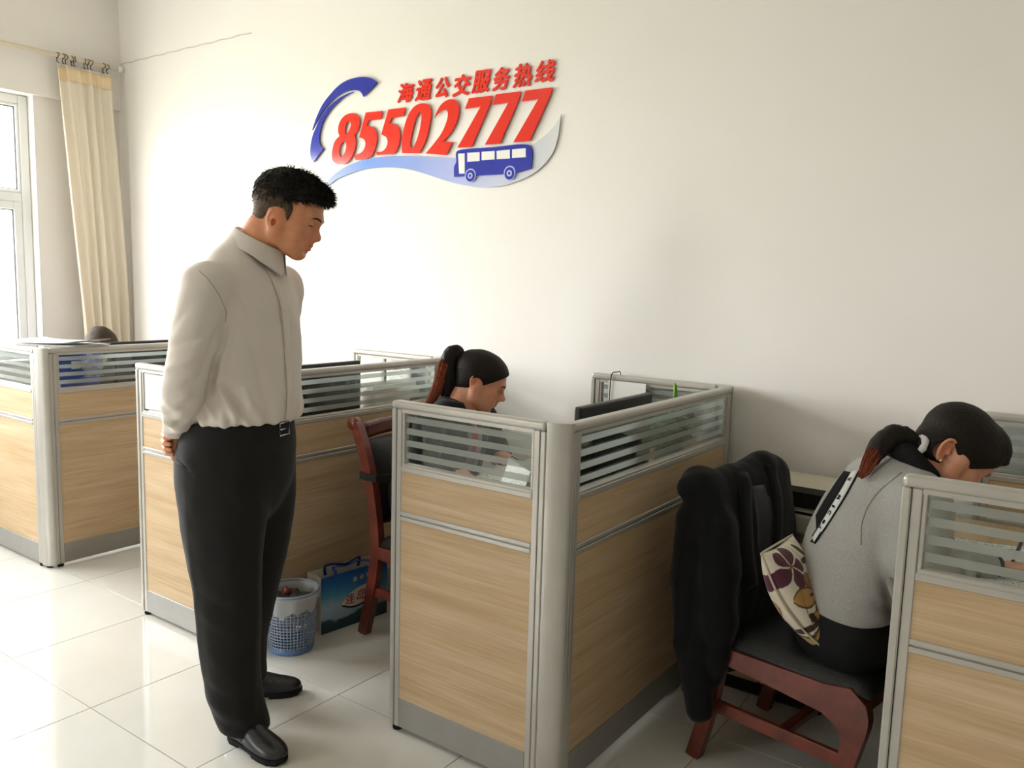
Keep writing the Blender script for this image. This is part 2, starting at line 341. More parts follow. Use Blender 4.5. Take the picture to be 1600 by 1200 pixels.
# ================================================================== WORKSTATION PARTITIONS
H = 1.10
def panel(length, parent, ax, glass=True, left_cap=True):
    """one partition screen, drawn along +u from 0 to length; ax maps (u, n, z) to partition coordinates; n = 0 is the face seen"""
    T = .034
    def B(b, u0, u1, n0, n1, z0, z1, bev=0, seg=1):
        x0, y0 = ax(u0, n0); x1, y1 = ax(u1, n1)
        b.box(min(x0,x1), max(x0,x1), min(y0,y1), max(y0,y1), z0, z1, bev, seg)
    st = .040
    f = MB()
    B(f, 0, st*.45, 0, T, .015, H-.026, .003); B(f, st*.5, st, .003, T-.003, .015, H-.026, .002)      # stile in two ribs with a slot
    B(f, length-st*.45, length, .002, T-.002, .015, H-.026, .003); B(f, length-st, length-st*.5, .003, T-.003, .015, H-.026, .002)
    B(f, 0, length, -.002, T+.002, H-.026, H, .009, 3)                                                     # rounded cap rail
    B(f, st, length-st, .004, T-.004, H-.036, H-.024)
    B(f, st, length-st, .001, T-.001, .876, .893, .002); B(f, st, length-st, .004, T-.004, .888, .902, .003)
    B(f, st, length-st, .001, T-.001, .734, .747, .0015); B(f, st, length-st, .001, T-.001, .717, .730, .0015)
    B(f, st*.9, length-st*.9, .008, T-.008, .717, .747)
    fo = f.obj('panel_frame', M['alu'], parent)
    g = MB(); B(g, st-.002, length-st+.002, .015, .019, .894, H-.03); g.obj('glass_pane', M['glass'], fo)
    g0, g1 = .902, H-.036; per = (g1-g0)/4.2
    for k in range(4):
        z1 = g1-.010-k*per; g = MB(); B(g, st+.006, length-st-.006, .0138, .0149, z1-per*.50, z1); g.obj('frosted_stripe', M['frost'], fo)
    for a, c in ((st, st+.010), (length-st-.010, length-st)):
        g = MB(); B(g, a, c, .006, T-.006, .895, H-.03, .002); g.obj('glazing_bead', M['alu'], fo)
    for z0, z1 in ((.747, .876), (.115, .717)):
        q = MB(); B(q, st-.001, length-st+.001, .006, T-.006, z0, z1); q.obj('laminate_board', M['laminate'], fo)
    q = MB(); B(q, st, length-st, .003, T-.003, .017, .115, .001); q.obj('kick_plate', M['alu_dark'], fo)
    for u in (st*.6, length-st*.6):
        x, y = ax(u, T/2); q = MB(); q.lathe([(.014,0),(.016,.004),(.016,.010),(.006,.012),(.006,.02)], (x,y,0), 12); q.obj('levelling_foot', M['rubber'], fo)
    return fo
def partition(label):
    """origin: outer front corner of the post, on the floor; x to the left is negative, y towards the back wall"""
    r = empty('office_cubicle', (0,0,0), 0, label, 'cubicle', 'wood and glass desk cubicles along the wall')
    panel(.582, r, lambda u, n: (-.652+u, n))                    # short screen parallel to the wall
    panel(1.184, r, lambda u, n: (-n, .040+u))                   # long screen running to the wall
    panel(.570, r, lambda u, n: (-.064-.570+u, 1.218+n))         # back screen along the wall
    for cx, cy, ra, rb, a0, bx in ((-.066, .040, .066, .039, -PI/2, -.034), (-.064, 1.226, .064, .026, 0, -.034)):
        arc = [(cx+ra*math.cos(a0+PI/2*k/12), cy+rb*math.sin(a0+PI/2*k/12)) for k in range(13)]
        poly = [(cx, cy)]+arc
        q = MB(); q.prism(poly, 'z', .012, H-.012); po = q.obj('corner_post', M['alu'], r)
        mx_, my_ = cx+ra*.4, cy+(rb*.4 if a0 == 0 else -rb*.4)
        q = MB(); q.prism([(mx_+(x-mx_)*1.04, my_+(y-my_)*1.04) for x, y in poly], 'z', H-.012, H+.001); q.obj('post_cap', M['alu'], po)
        q = MB(); q.lathe([(.014,0),(.014,.012)], (mx_, my_, 0), 12); q.obj('levelling_foot', M['rubber'], po)
    return r
PX, PY, PITCH = -1.143, 1.866, 1.4865
labels = ['wood and glass cubicle at the right edge, beside the woman in the grey sweater',
          'wood and glass cubicle in the centre, enclosing the woman in the black jacket',
          'wood and glass cubicle behind the standing man',
          'wood and glass cubicle at the far left by the window']
proto = partition(labels[0])
for k, lb in enumerate(labels):
    o = proto if k == 0 else copy_tree(proto)
    o.location = (PX+PITCH*(1-k), PY, 0); o['label'] = lb
PART_X = [PX+PITCH*(1-k) for k in range(4)]                      # outer post x of each workstation, right to left

# ================================================================== DESKS
def desk(label):
    r = empty('office_desk', (0,0,0), 0, label, 'desk', 'desks inside the partitions')
    out = spline([(-.046,1.205),(-.72,1.205),(-.775,1.17),(-.772,.90),(-.74,.48),(-.640,.16),(-.620,.050)], 6)+[np.array((-.046,.050))]
    q = MB(); q.prism([tuple(p) for p in out], 'z', .712, .737); t = q.obj('worktop', M['worktop'], r)
    q = MB(); e_ = [(p[0]-.001,p[1],.7245) for p in out[6:-1]]; q.tube(e_, .0128, 8); q.obj('edge_band', mat('grey_edge_band','8f8b85',.5,'88847e',(20,20,20),2) if 'eb' not in M else M['eb'], t, True)
    q = MB(); q.box(-.66, -.06, 1.16, 1.178, .30, .712); q.obj('modesty_panel', M['laminate'], r)
    q = MB(); q.box(-.46, -.07, .72, 1.15, .05, .70, .003); pd = q.obj('pedestal', M['laminate'], r)
    for z0, z1 in ((.07,.33),(.34,.51),(.52,.69)):
        q = MB(); q.box(-.478, -.461, .73, 1.14, z0, z1, .002); d = q.obj('drawer', M['laminate'], pd)
        q = MB(); q.tube([(-.478,.86,z1-.05),(-.50,.86,z1-.05),(-.50,1.0,z1-.05),(-.478,1.0,z1-.05)], .005, 8); 
    return r
M['eb'] = mat('grey_edge_band','8f8b85',.5,'88847e',(20,20,20),2)
dl = ['desk behind the right-hand partition where the woman in grey writes', 'desk inside the central partition under the black jacketed woman\'s hands',
      'desk inside the partition behind the standing man', 'desk inside the far left partition under the blue file box']
dproto = desk(dl[0])
for k, lb in enumerate(dl):
    o = dproto if k == 0 else copy_tree(dproto)
    o.location = (PART_X[k], PY, 0); o['label'] = lb
DESK_Z = .737

# ================================================================== WALL SIGN
SIGN = {'digits':[('8',[[(-477,146),(-451,138),(-430,122),(-422,98),(-429,66),(-443,44),(-459,32),(-451,8),(-453,-25),(-469,-63),(-494,-92),(-523,-110),(-563,-113),(-601,-107),(-626,-90),(-634,-63),(-629,-26),(-614,7),(-593,26),(-577,36),(-585,55),(-584,85),(-569,114),(-539,137),(-510,145)],[(-504,108),(-488,96),(-492,74),(-507,52),(-524,40),(-533,55),(-531,78),(-520,100)],[(-536,5),(-524,-9),(-526,-36),(-541,-62),(-560,-75),(-576,-56),(-573,-26),(-556,-2)]]),('5',[[(-377,140,1),(-256,137,1),(-267,97,1),(-355,98,1),(-373,70,1),(-353,70),(-323,60),(-300,36),(-294,3),(-301,-32),(-317,-67),(-338,-88),(-373,-95),(-451,-99,1),(-462,-70,1),(-421,-66),(-392,-50),(-378,-20),(-383,-2),(-400,10),(-425,18,1)]]),('5',[[(-213,140,1),(-95,138,1),(-107,97,1),(-189,97,1),(-208,68,1),(-183,68),(-154,56),(-133,29),(-130,-3),(-138,-41),(-154,-68),(-174,-84),(-206,-84),(-293,-82,1),(-300,-66,1),(-256,-66),(-229,-50),(-217,-22),(-225,1),(-244,12),(-263,19,1)]]),('0',[[(31,146),(57,137),(74,113),(76,79),(67,37),(51,-17),(31,-56),(3,-92,1),(-113,-84,1),(-117,-55),(-115,-11),(-103,39),(-84,84),(-54,123),(-16,144)],[(8,105),(14,85),(11,54),(-4,0),(-25,-42),(-48,-65),(-59,-46),(-54,-9),(-39,40),(-19,85)]]),('2',[[(204,148),(232,139),(251,117),(254,84),(243,46),(220,6),(188,-25),(158,-47,1),(218,-54,1),(179,-113,1),(45,-97,1),(106,-46),(147,-6),(172,34),(185,72),(181,95),(169,103),(148,101),(124,90),(101,71,1),(116,100),(140,128),(172,144)]]),('7',[[(315,141,1),(453,139,1),(450,123),(337,-84,1),(249,-83,1),(386,96,1),(291,94,1)]]),('7',[[(475,142,1),(615,141,1),(613,126),(504,-82,1),(416,-81,1),(548,99,1),(455,97,1)]]),('7',[[(641,141,1),(785,139,1),(783,125),(672,-82,1),(581,-82,1),(713,97,1),(622,95,1)]])],'handset':[[(-793,85,1),(-780,112),(-751,161),(-706,216),(-648,260),(-592,294),(-530,316),(-463,324),(-398,322),(-351,312),(-316,297),(-293,281,1),(-394,222,1),(-403,235),(-421,252),(-451,261),(-487,264),(-530,262),(-579,251),(-629,231),(-680,199),(-725,163),(-764,119)]],'cord':[[(-472,255,1),(-518,249),(-561,239),(-610,221),(-648,202),(-686,176),(-725,142),(-757,102),(-784,65),(-800,28),(-809,-15),(-807,-50),(-797,-76),(-784,-88,1),(-702,-22,1),(-722,-8),(-735,14),(-737,49),(-728,82),(-709,119),(-680,152),(-642,184),(-598,209),(-548,233)]],'wave':[[(-689,-207,1),(-616,-161),(-526,-127),(-430,-105),(-323,-95),(-219,-93),(-85,-100),(45,-111),(170,-124),(249,-133),(350,-144),(484,-146),(593,-127),(688,-97),(742,-70),(782,-43),(815,-10),(834,21,1),(828,-25),(823,-66),(818,-86),(803,-130),(775,-169),(733,-205),(686,-231),(633,-250),(580,-264),(520,-274),(450,-277),(378,-273),(319,-265),(197,-240),(110,-215),(21,-189),(-64,-168),(-151,-154),(-232,-147),(-330,-145),(-416,-151),(-503,-166),(-593,-187),(-677,-215)]],'bus':[[(246,-105),(258,-97),(468,-96),(655,-97),(677,-104),(687,-118),(689,-205,1),(601,-222,1),(542,-223),(367,-221),(236,-220,1),(235,-170),(246,-152)]],'buswin':[[(258,-112,1),(299,-113,1),(302,-208,1),(267,-207,1)],[(315,-112,1),(390,-114,1),(391,-155,1),(316,-154,1)],[(402,-113,1),(479,-114,1),(480,-153,1),(403,-152,1)],[(490,-115,1),(566,-114,1),(568,-154,1),(492,-153,1)],[(579,-114,1),(655,-114,1),(657,-154,1),(580,-153,1)]],'wheels':[((337,-220),27,27),((568,-221),27,28)],'chars':[('海',[(-157,168),(-60,167),(-42,255),(-139,257)]),('通',[(-35,165),(61,164),(79,258),(-16,260)]),('公',[(93,165),(177,164),(194,255),(110,256)]),('交',[(208,161),(306,161),(322,253),(226,255)]),('服',[(327,164),(424,163),(441,258),(344,260)]),('务',[(449,162),(537,161),(553,258),(465,260)]),('热',[(567,163),(662,163),(677,259),(583,261)]),('线',[(687,170),(784,169),(798,258),(702,261)])]}
SO = Vector((-2.85, 0, 2.2))
sign = empty('wall_sign', (SO.x, WALL_Y, SO.z), 0, 'red and blue hotline sign with a bus and telephone handset, high on the wall', 'sign')
def acrylic(name, col, col2=None, sc=(3,3,3)): return mat(name, col, .12, col2 or col, sc, 2, spec=.55)
M['sign_red'] = acrylic('red_acrylic', 'e8301c', 'e33222'); M['sign_blue'] = acrylic('blue_acrylic', '2b35a0', '2f3aa8'); M['sign_white'] = acrylic('white_acrylic', 'efeee9', 'ebe9e3')
M['sign_edge'] = acrylic('pale_acrylic_back', 'f1efea', 'f4f2ee')
m, p = base('wave_print', '8fa0d6', .4, spec=.25); tc = N(m,'TexCoord'); sp = N(m,'SeparateXYZ'); r_ = N(m,'ValToRGB'); mp = N(m,'MapRange')
mp.inputs['From Min'].default_value = -.7; mp.inputs['From Max'].default_value = .82
L(m, tc.outputs['Object'], sp.inputs[0]); L(m, sp.outputs['X'], mp.inputs['Value']); L(m, mp.outputs[0], r_.inputs[0]); L(m, r_.outputs[0], p.inputs['Base Color'])
el = r_.color_ramp.elements; el[0].color = (*lin('9aa6d8'),1); el[1].color = (*lin('d3d4d6'),1)
for q, c in ((.22,'5f88d2'),(.45,'8496d2'),(.62,'a8afda'),(.8,'c0c3d6')): z = el.new(q); z.color = (*lin(c),1)
M['wave'] = m
def plate(name, loops, m, parent, d0, d1, sub=1.0):
    """flat shape in the plane of the wall (mm outlines), from d0 to d1 metres off the wall"""
    cu = bpy.data.curves.new(name, 'CURVE'); cu.dimensions = '2D'; cu.fill_mode = 'BOTH'; cu.extrude = (d1-d0)/2; cu.resolution_u = 5
    for lp in loops:
        s = cu.splines.new('BEZIER'); s.bezier_points.add(len(lp)-1); s.use_cyclic_u = True
        for bp_, p_ in zip(s.bezier_points, lp):
            bp_.co = (p_[0]/1000, p_[1]/1000, 0); h = 'VECTOR' if len(p_) > 2 else 'AUTO'
            bp_.handle_left_type = bp_.handle_right_type = h
    o = bpy.data.objects.new(name, cu); C.objects.link(o); bpy.context.view_layer.update()
    dg = bpy.context.evaluated_depsgraph_get(); me = bpy.data.meshes.new_from_object(o.evaluated_get(dg)); bpy.data.objects.remove(o)
    for v in me.vertices: v.co = Vector((v.co.x, -(d0+d1)/2-v.co.z*-1, v.co.y))
    me.flip_normals(); me.materials.clear(); return link(name, me, m, parent)
plate('wave', SIGN['wave'], M['wave'], sign, .004, .009)
for d, lps in SIGN['digits']:
    o = plate('digit', lps, M['sign_red'], sign, .009, .0135)
plate('handset', SIGN['handset'], M['sign_blue'], sign, .006, .014); plate('handset_grip', SIGN['cord'], M['sign_blue'], sign, .006, .014)
bus = plate('bus', SIGN['bus'], M['sign_blue'], sign, .010, .017)
for lp in SIGN['buswin']: plate('bus_window', [lp], M['sign_white'], bus, .0172, .0180)
def ell_loop(c, rx, ry, n=14): return [(c[0]+rx*math.cos(2*PI*k/n), c[1]+ry*math.sin(2*PI*k/n)) for k in range(n)]
M['sign_pale'] = acrylic('pale_blue_acrylic', 'b4bbe4', 'b8bfe6')
for c_, rx, ry in SIGN['wheels']:
    plate('wheel_arch', [ell_loop((c_[0], c_[1]+2), rx*1.22, ry*1.16)], M['sign_pale'], bus, .0172, .0180)
    wl = plate('wheel', [ell_loop(c_, rx, ry)], M['sign_blue'], bus, .0176, .0192)
    plate('hub', [ell_loop(c_, rx*.55, ry*.52)], M['sign_pale'], bus, .0192, .0198); plate('hub_cap', [ell_loop(c_, rx*.24, ry*.24)], M['sign_blue'], bus, .0198, .0204)
def glyph(ch, bold=0):
    cu = bpy.data.curves.new('glyph', 'FONT'); cu.body = ch; cu.size = 1; cu.extrude = .05; cu.offset = bold; cu.resolution_u = 4
    o = bpy.data.objects.new('glyph', cu); C.objects.link(o); bpy.context.view_layer.update()
    dg = bpy.context.evaluated_depsgraph_get(); me = bpy.data.meshes.new_from_object(o.evaluated_get(dg)); bpy.data.objects.remove(o); me.materials.clear()
    n = len(me.vertices); co = np.empty(n*3); me.vertices.foreach_get('co', co); co = co.reshape(-1,3)
    lo, hi = co.min(0), co.max(0); return me, (co-lo)/(hi-lo)
for ch, q in SIGN['chars']:
    me, co = glyph(ch); bl, br, tr_, tl = [np.array(a)/1000 for a in q]
    for v, c_ in zip(me.vertices, co):
        a, bb, d = c_; xy = bl*(1-a)*(1-bb)+br*a*(1-bb)+tr_*a*bb+tl*(1-a)*bb
        v.co = (xy[0], -.004-.005*d, xy[1])
    me.flip_normals(); bm = bmesh.new()
    for q, (dx, dz) in enumerate(((0,0),(.0035,.0012),(-.0035,-.0012),(.0006,.0035),(-.0006,-.0035))):
        t = me.copy(); t.transform(Matrix.Translation((dx, -.0002*q, dz))); bm.from_mesh(t); bpy.data.meshes.remove(t)
    bm.to_mesh(me); bm.free(); link('character', me, M['sign_red'], sign)

# ================================================================== SOFT BODIES: signed distance fields meshed with surface nets
A3 = lambda *a: np.array(a, float)
def axis(lo, hi, h, fine=()):
    """grid positions from lo to hi, step h, finer inside the (a, b, step) ranges"""
    x = lo; o = []
    while x < hi:
        o.append(x); st = h
        for a, b, s in fine:
            if a <= x < b: st = min(st, s)
            elif x < a < x+st: st = max(a-x, s)
        x += st
    o.append(x); return np.array(o, np.float32)
class Field:
    def __init__(s, lo, hi, h, fine=()):
        s.ax = [axis(lo[i], hi[i], h, [(f[0][i], f[1][i], f[2]) for f in fine]) for i in range(3)]
        s.D = np.full([len(a) for a in s.ax], 1.0, np.float32)
    def sl(s, lo, hi):
        r = []
        for a, l, h in zip(s.ax, lo, hi):
            i = max(0, int(np.searchsorted(a, l))-1); j = min(len(a), int(np.searchsorted(a, h))+1); r.append(slice(i, max(j, i+1)))
        return tuple(r)
    def op(s, fn, lo, hi, k=.01, mode='+'):
        pad = k+.012
        q = s.sl([v-pad for v in lo], [v+pad for v in hi]); X, Y, Z = [a[i] for a, i in zip(s.ax, q)]
        d = fn(X[:,None,None], Y[None,:,None], Z[None,None,:]).astype(np.float32); c = s.D[q]
        if mode == '+': h = np.maximum(k-np.abs(c-d), 0)/k; s.D[q] = np.minimum(c, d)-h*h*k*.25
        else: h = np.maximum(k-np.abs(c+d), 0)/k; s.D[q] = np.maximum(c, -d)+h*h*k*.25
        return s
    # --- primitives
    def cone(s, p0, p1, r0, r1=None, k=.01, mode='+'):
        p0, p1 = A3(*p0), A3(*p1); r1 = r0 if r1 is None else r1; v = p1-p0; vv = max(v@v, 1e-12); R = max(r0, r1)
        def fn(x, y, z):
            a, b, c = x-p0[0], y-p0[1], z-p0[2]; t = np.clip((a*v[0]+b*v[1]+c*v[2])/vv, 0, 1)
            return np.sqrt((a-v[0]*t)**2+(b-v[1]*t)**2+(c-v[2]*t)**2)-(r0+(r1-r0)*t)
        return s.op(fn, np.minimum(p0,p1)-R, np.maximum(p0,p1)+R, k, mode)
    def chain(s, pts, rs, k=.01, mode='+'):
        for i in range(len(pts)-1): s.cone(pts[i], pts[i+1], rs[i], rs[i+1], k, mode)
        return s
    def ell(s, c, r, R=None, k=.01, mode='+'):
        c, r = A3(*c), A3(*r); R = np.eye(3) if R is None else np.array(R, float); m = max(r)
        def fn(x, y, z):
            a, b, d = x-c[0], y-c[1], z-c[2]
            u = [(R[0,i]*a+R[1,i]*b+R[2,i]*d) for i in range(3)]
            k0 = np.sqrt((u[0]/r[0])**2+(u[1]/r[1])**2+(u[2]/r[2])**2); k1 = np.sqrt((u[0]/r[0]**2)**2+(u[1]/r[1]**2)**2+(u[2]/r[2]**2)**2)+1e-6
            return k0*(k0-1)/k1
        return s.op(fn, c-m, c+m, k, mode)
    def tube(s, rows, n=4, k=.006, mode='+'):
        """rows: (centre, side direction, half size along side, half size across); a limb or a trunk of oval sections"""
        P = np.array([list(r[0])+list(r[1])+[r[2], r[3]] for r in rows], float)
        S = np.array(spline(P, n)) if len(P) > 2 else np.array([P[0]+(P[1]-P[0])*t/n for t in range(n+1)])
        for a, b in zip(S[:-1], S[1:]):
            p0, p1 = a[:3], b[:3]; v = p1-p0; vv = max(v@v, 1e-12); m = max(a[6], a[7], b[6], b[7])
            def fn(x, y, z, a=a, b=b, p0=p0, v=v, vv=vv):
                X, Y, Z = x-p0[0], y-p0[1], z-p0[2]; t = np.clip((X*v[0]+Y*v[1]+Z*v[2])/vv, 0, 1)
                sd = a[3:6]+b[3:6]; sd = sd/np.linalg.norm(sd)
                X, Y, Z = X-v[0]*t, Y-v[1]*t, Z-v[2]*t; ra = a[6]+(b[6]-a[6])*t; rb = a[7]+(b[7]-a[7])*t
                u = X*sd[0]+Y*sd[1]+Z*sd[2]; w2 = np.maximum(X*X+Y*Y+Z*Z-u*u, 0)
                k0 = np.sqrt((u/ra)**2+w2/rb**2); k1 = np.sqrt((u/ra**2)**2+w2/rb**4)+1e-6
                return np.where(k0 < 1e-3, -np.minimum(ra, rb), k0*(k0-1)/k1)
            s.op(fn, np.minimum(p0,p1)-m, np.maximum(p0,p1)+m, k, mode)
        return s
    def half(s, p, n, k=.004):
        """cut away what lies beyond the plane through p on the side of n"""
        p, n = A3(*p), A3(*n); n = n/np.linalg.norm(n)
        X, Y, Z = s.ax
        d = ((X[:,None,None]-p[0])*n[0]+(Y[None,:,None]-p[1])*n[1]+(Z[None,None,:]-p[2])*n[2]).astype(np.float32)
        h = np.maximum(k-np.abs(s.D-d), 0)/k; s.D = np.maximum(s.D, d)+h*h*k*.25; return s
    def mesh(s, name, smooth=1, warp=None):
        D = s.D; D[[0,-1]] = np.maximum(D[[0,-1]], .001); D[:,[0,-1]] = np.maximum(D[:,[0,-1]], .001); D[:,:,[0,-1]] = np.maximum(D[:,:,[0,-1]], .001)
        I = D < 0; nx, ny, nz = D.shape
        cnt = np.zeros((nx-1,ny-1,nz-1), np.int8)
        for i in (0,1):
            for j in (0,1):
                for k in (0,1): cnt += I[i:nx-1+i, j:ny-1+j, k:nz-1+k]
        act = (cnt > 0) & (cnt < 8); idx = np.argwhere(act); n = len(idx)
        if n == 0: return bpy.data.meshes.new(name)
        cid = np.full(act.shape, -1, np.int32); cid[act] = np.arange(n)
        off = np.array([(i,j,k) for i in (0,1) for j in (0,1) for k in (0,1)])
        vals = np.stack([D[idx[:,0]+o[0], idx[:,1]+o[1], idx[:,2]+o[2]] for o in off], 1)
        pos = np.stack([np.stack([s.ax[a][idx[:,a]+o[a]] for a in range(3)], 1) for o in off], 1)
        acc = np.zeros((n,3)); num = np.zeros(n)
        for a in range(8):
            for b in range(a+1, 8):
                if np.abs(off[a]-off[b]).sum() != 1: continue
                m = (vals[:,a] < 0) != (vals[:,b] < 0); va, vb = vals[m,a], vals[m,b]; t = (va/(va-vb))[:,None]
                acc[m] += pos[m,a]*(1-t)+pos[m,b]*t; num[m] += 1
        V = acc/num[:,None]; Q = []
        for a in range(3):
            b, c = (a+1)%3, (a+2)%3
            s0 = [slice(None)]*3; s1 = [slice(None)]*3; s0[a] = slice(0,-1); s1[a] = slice(1,None)
            for t in (b, c): s0[t] = slice(1,-1); s1[t] = slice(1,-1)
            A, B = I[tuple(s0)], I[tuple(s1)]; e = np.argwhere(A != B)
            if not len(e): continue
            fl = A[e[:,0],e[:,1],e[:,2]]; e = e.copy(); e[:,b] += 1; e[:,c] += 1
            def g(db, dc):
                f = e.copy(); f[:,b] -= db; f[:,c] -= dc; return cid[f[:,0],f[:,1],f[:,2]]
            q = np.stack([g(1,1), g(0,1), g(0,0), g(1,0)], 1); q[~fl] = q[~fl][:,::-1]; Q.append(q)
        Q = np.concatenate(Q)
        for _ in range(smooth):                                     # one gentle pass evens the net out
            S = np.zeros_like(V); W = np.zeros(n)
            for i in range(4):
                np.add.at(S, Q[:,i], V[Q[:,(i+1)%4]]+V[Q[:,i-1]]); np.add.at(W, Q[:,i], 2)
            V = V*.5+.5*S/np.maximum(W,1)[:,None]
        if warp is not None:
            nr = np.zeros_like(V); fn_ = np.cross(V[Q[:,2]]-V[Q[:,0]], V[Q[:,3]]-V[Q[:,1]])
            for i in range(4): np.add.at(nr, Q[:,i], fn_)
            nr /= np.linalg.norm(nr, axis=1)[:,None]+1e-12; V = V+nr*warp(V, nr)[:,None]
        me = bpy.data.meshes.new(name); me.vertices.add(n); me.vertices.foreach_set('co', V.astype(np.float32).ravel())
        me.loops.add(len(Q)*4); me.loops.foreach_set('vertex_index', Q.astype(np.int32).ravel())
        me.polygons.add(len(Q)); me.polygons.foreach_set('loop_start', np.arange(0, len(Q)*4, 4, dtype=np.int32))
        me.update(calc_edges=True); me.polygons.foreach_set('use_smooth', np.ones(len(Q), bool)); me.validate(); return me
def verts_of(me):
    a = np.empty(len(me.vertices)*3, np.float32); me.vertices.foreach_get('co', a); return a.reshape(-1,3)
def set_tint(me, col):
    at = me.color_attributes.new('tint', 'FLOAT_COLOR', 'POINT'); a = np.ones((len(me.vertices),4), np.float32); a[:,:3] = col; at.data.foreach_set('color', a.ravel())
def bvh(me): return BVHTree.FromPolygons([v.co.copy() for v in me.vertices], [tuple(p.vertices) for p in me.polygons])
def ridge(V, p0, p1, w, amp, ys=.35):
    """a fold along p0-p1: height over the surface"""
    sc = A3(1,ys,1); V = V*sc; amp = amp*.7; p0, p1 = A3(*p0)*sc, A3(*p1)*sc; v = p1-p0; t = np.clip(((V-p0)@v)/(v@v), 0, 1); d = np.linalg.norm(V-p0-t[:,None]*v, axis=1)
    return amp*np.exp(-(d/w)**2)*np.sin(np.clip(t*.9+.05,0,1)*PI)**.5
def wav(V, seed, f):
    """smooth pseudo-noise in -1..1"""
    r = np.random.RandomState(seed); o = np.zeros(len(V))
    for i in range(6):
        k = r.normal(size=3); k /= np.linalg.norm(k); o += np.sin(V@k*f*(.6+.8*r.rand())*2*PI+r.rand()*6.28)/6*1.6
    return np.clip(o,-1.4,1.4)

def skin_mat(name, c, c_deep):
    m, p = base(name, c, .48, spec=.35, sss=.18); p.inputs['Subsurface Scale'].default_value = .6
    at = N(m,'Attribute', attribute_name='tint'); tc = N(m,'TexCoord'); nz = N(m,'TexNoise', i_Scale=38.0, i_Detail=4.0); L(m, tc.outputs['Object'], nz.inputs['Vector'])
    r = N(m,'ValToRGB'); r.color_ramp.elements[0].position=.35; r.color_ramp.elements[1].position=.7
    r.color_ramp.elements[0].color = (*lin(c),1); r.color_ramp.elements[1].color = (*lin(c_deep),1); L(m, nz.outputs['Fac'], r.inputs[0])
    mx = N(m,'MixRGB', blend_type='MULTIPLY', i_Fac=1.0); L(m, r.outputs[0], mx.inputs[1]); L(m, at.outputs['Color'], mx.inputs[2]); L(m, mx.outputs[0], p.inputs['Base Color'])
    n2 = N(m,'TexNoise', i_Scale=420.0, i_Detail=2.0); L(m, tc.outputs['Object'], n2.inputs['Vector']); b = N(m,'Bump', i_Strength=.12, i_Distance=.001); L(m, n2.outputs['Fac'], b.inputs['Height']); L(m, b.outputs[0], p.inputs['Normal'])
    return m
M['skin_man'] = skin_mat('skin_tan', 'd4936e', 'c98662'); M['skin_fair'] = skin_mat('skin_fair', 'dfa488', 'd6977a')
M['hair'] = mat('black_hair', '15110f', .58, '201914', (160,160,160), 3, bump=.35, bscale=(300,300,300), spec=.22)
M['hair_fade'] = mat('short_clipped_hair', '4a3b2b', .7, '5c4a36', (260,260,260), 3, bump=.5, bscale=(500,500,500), spec=.2)
M['hair_red'] = mat('reddish_brown_hair', 'a4502e', .5, '76371f', (120,120,120), 3, bump=.3, bscale=(300,300,300), spec=.35)
M['brow'] = mat('eyebrow_hair', '2a1e17', .8, '352820', (300,300,300), 2)

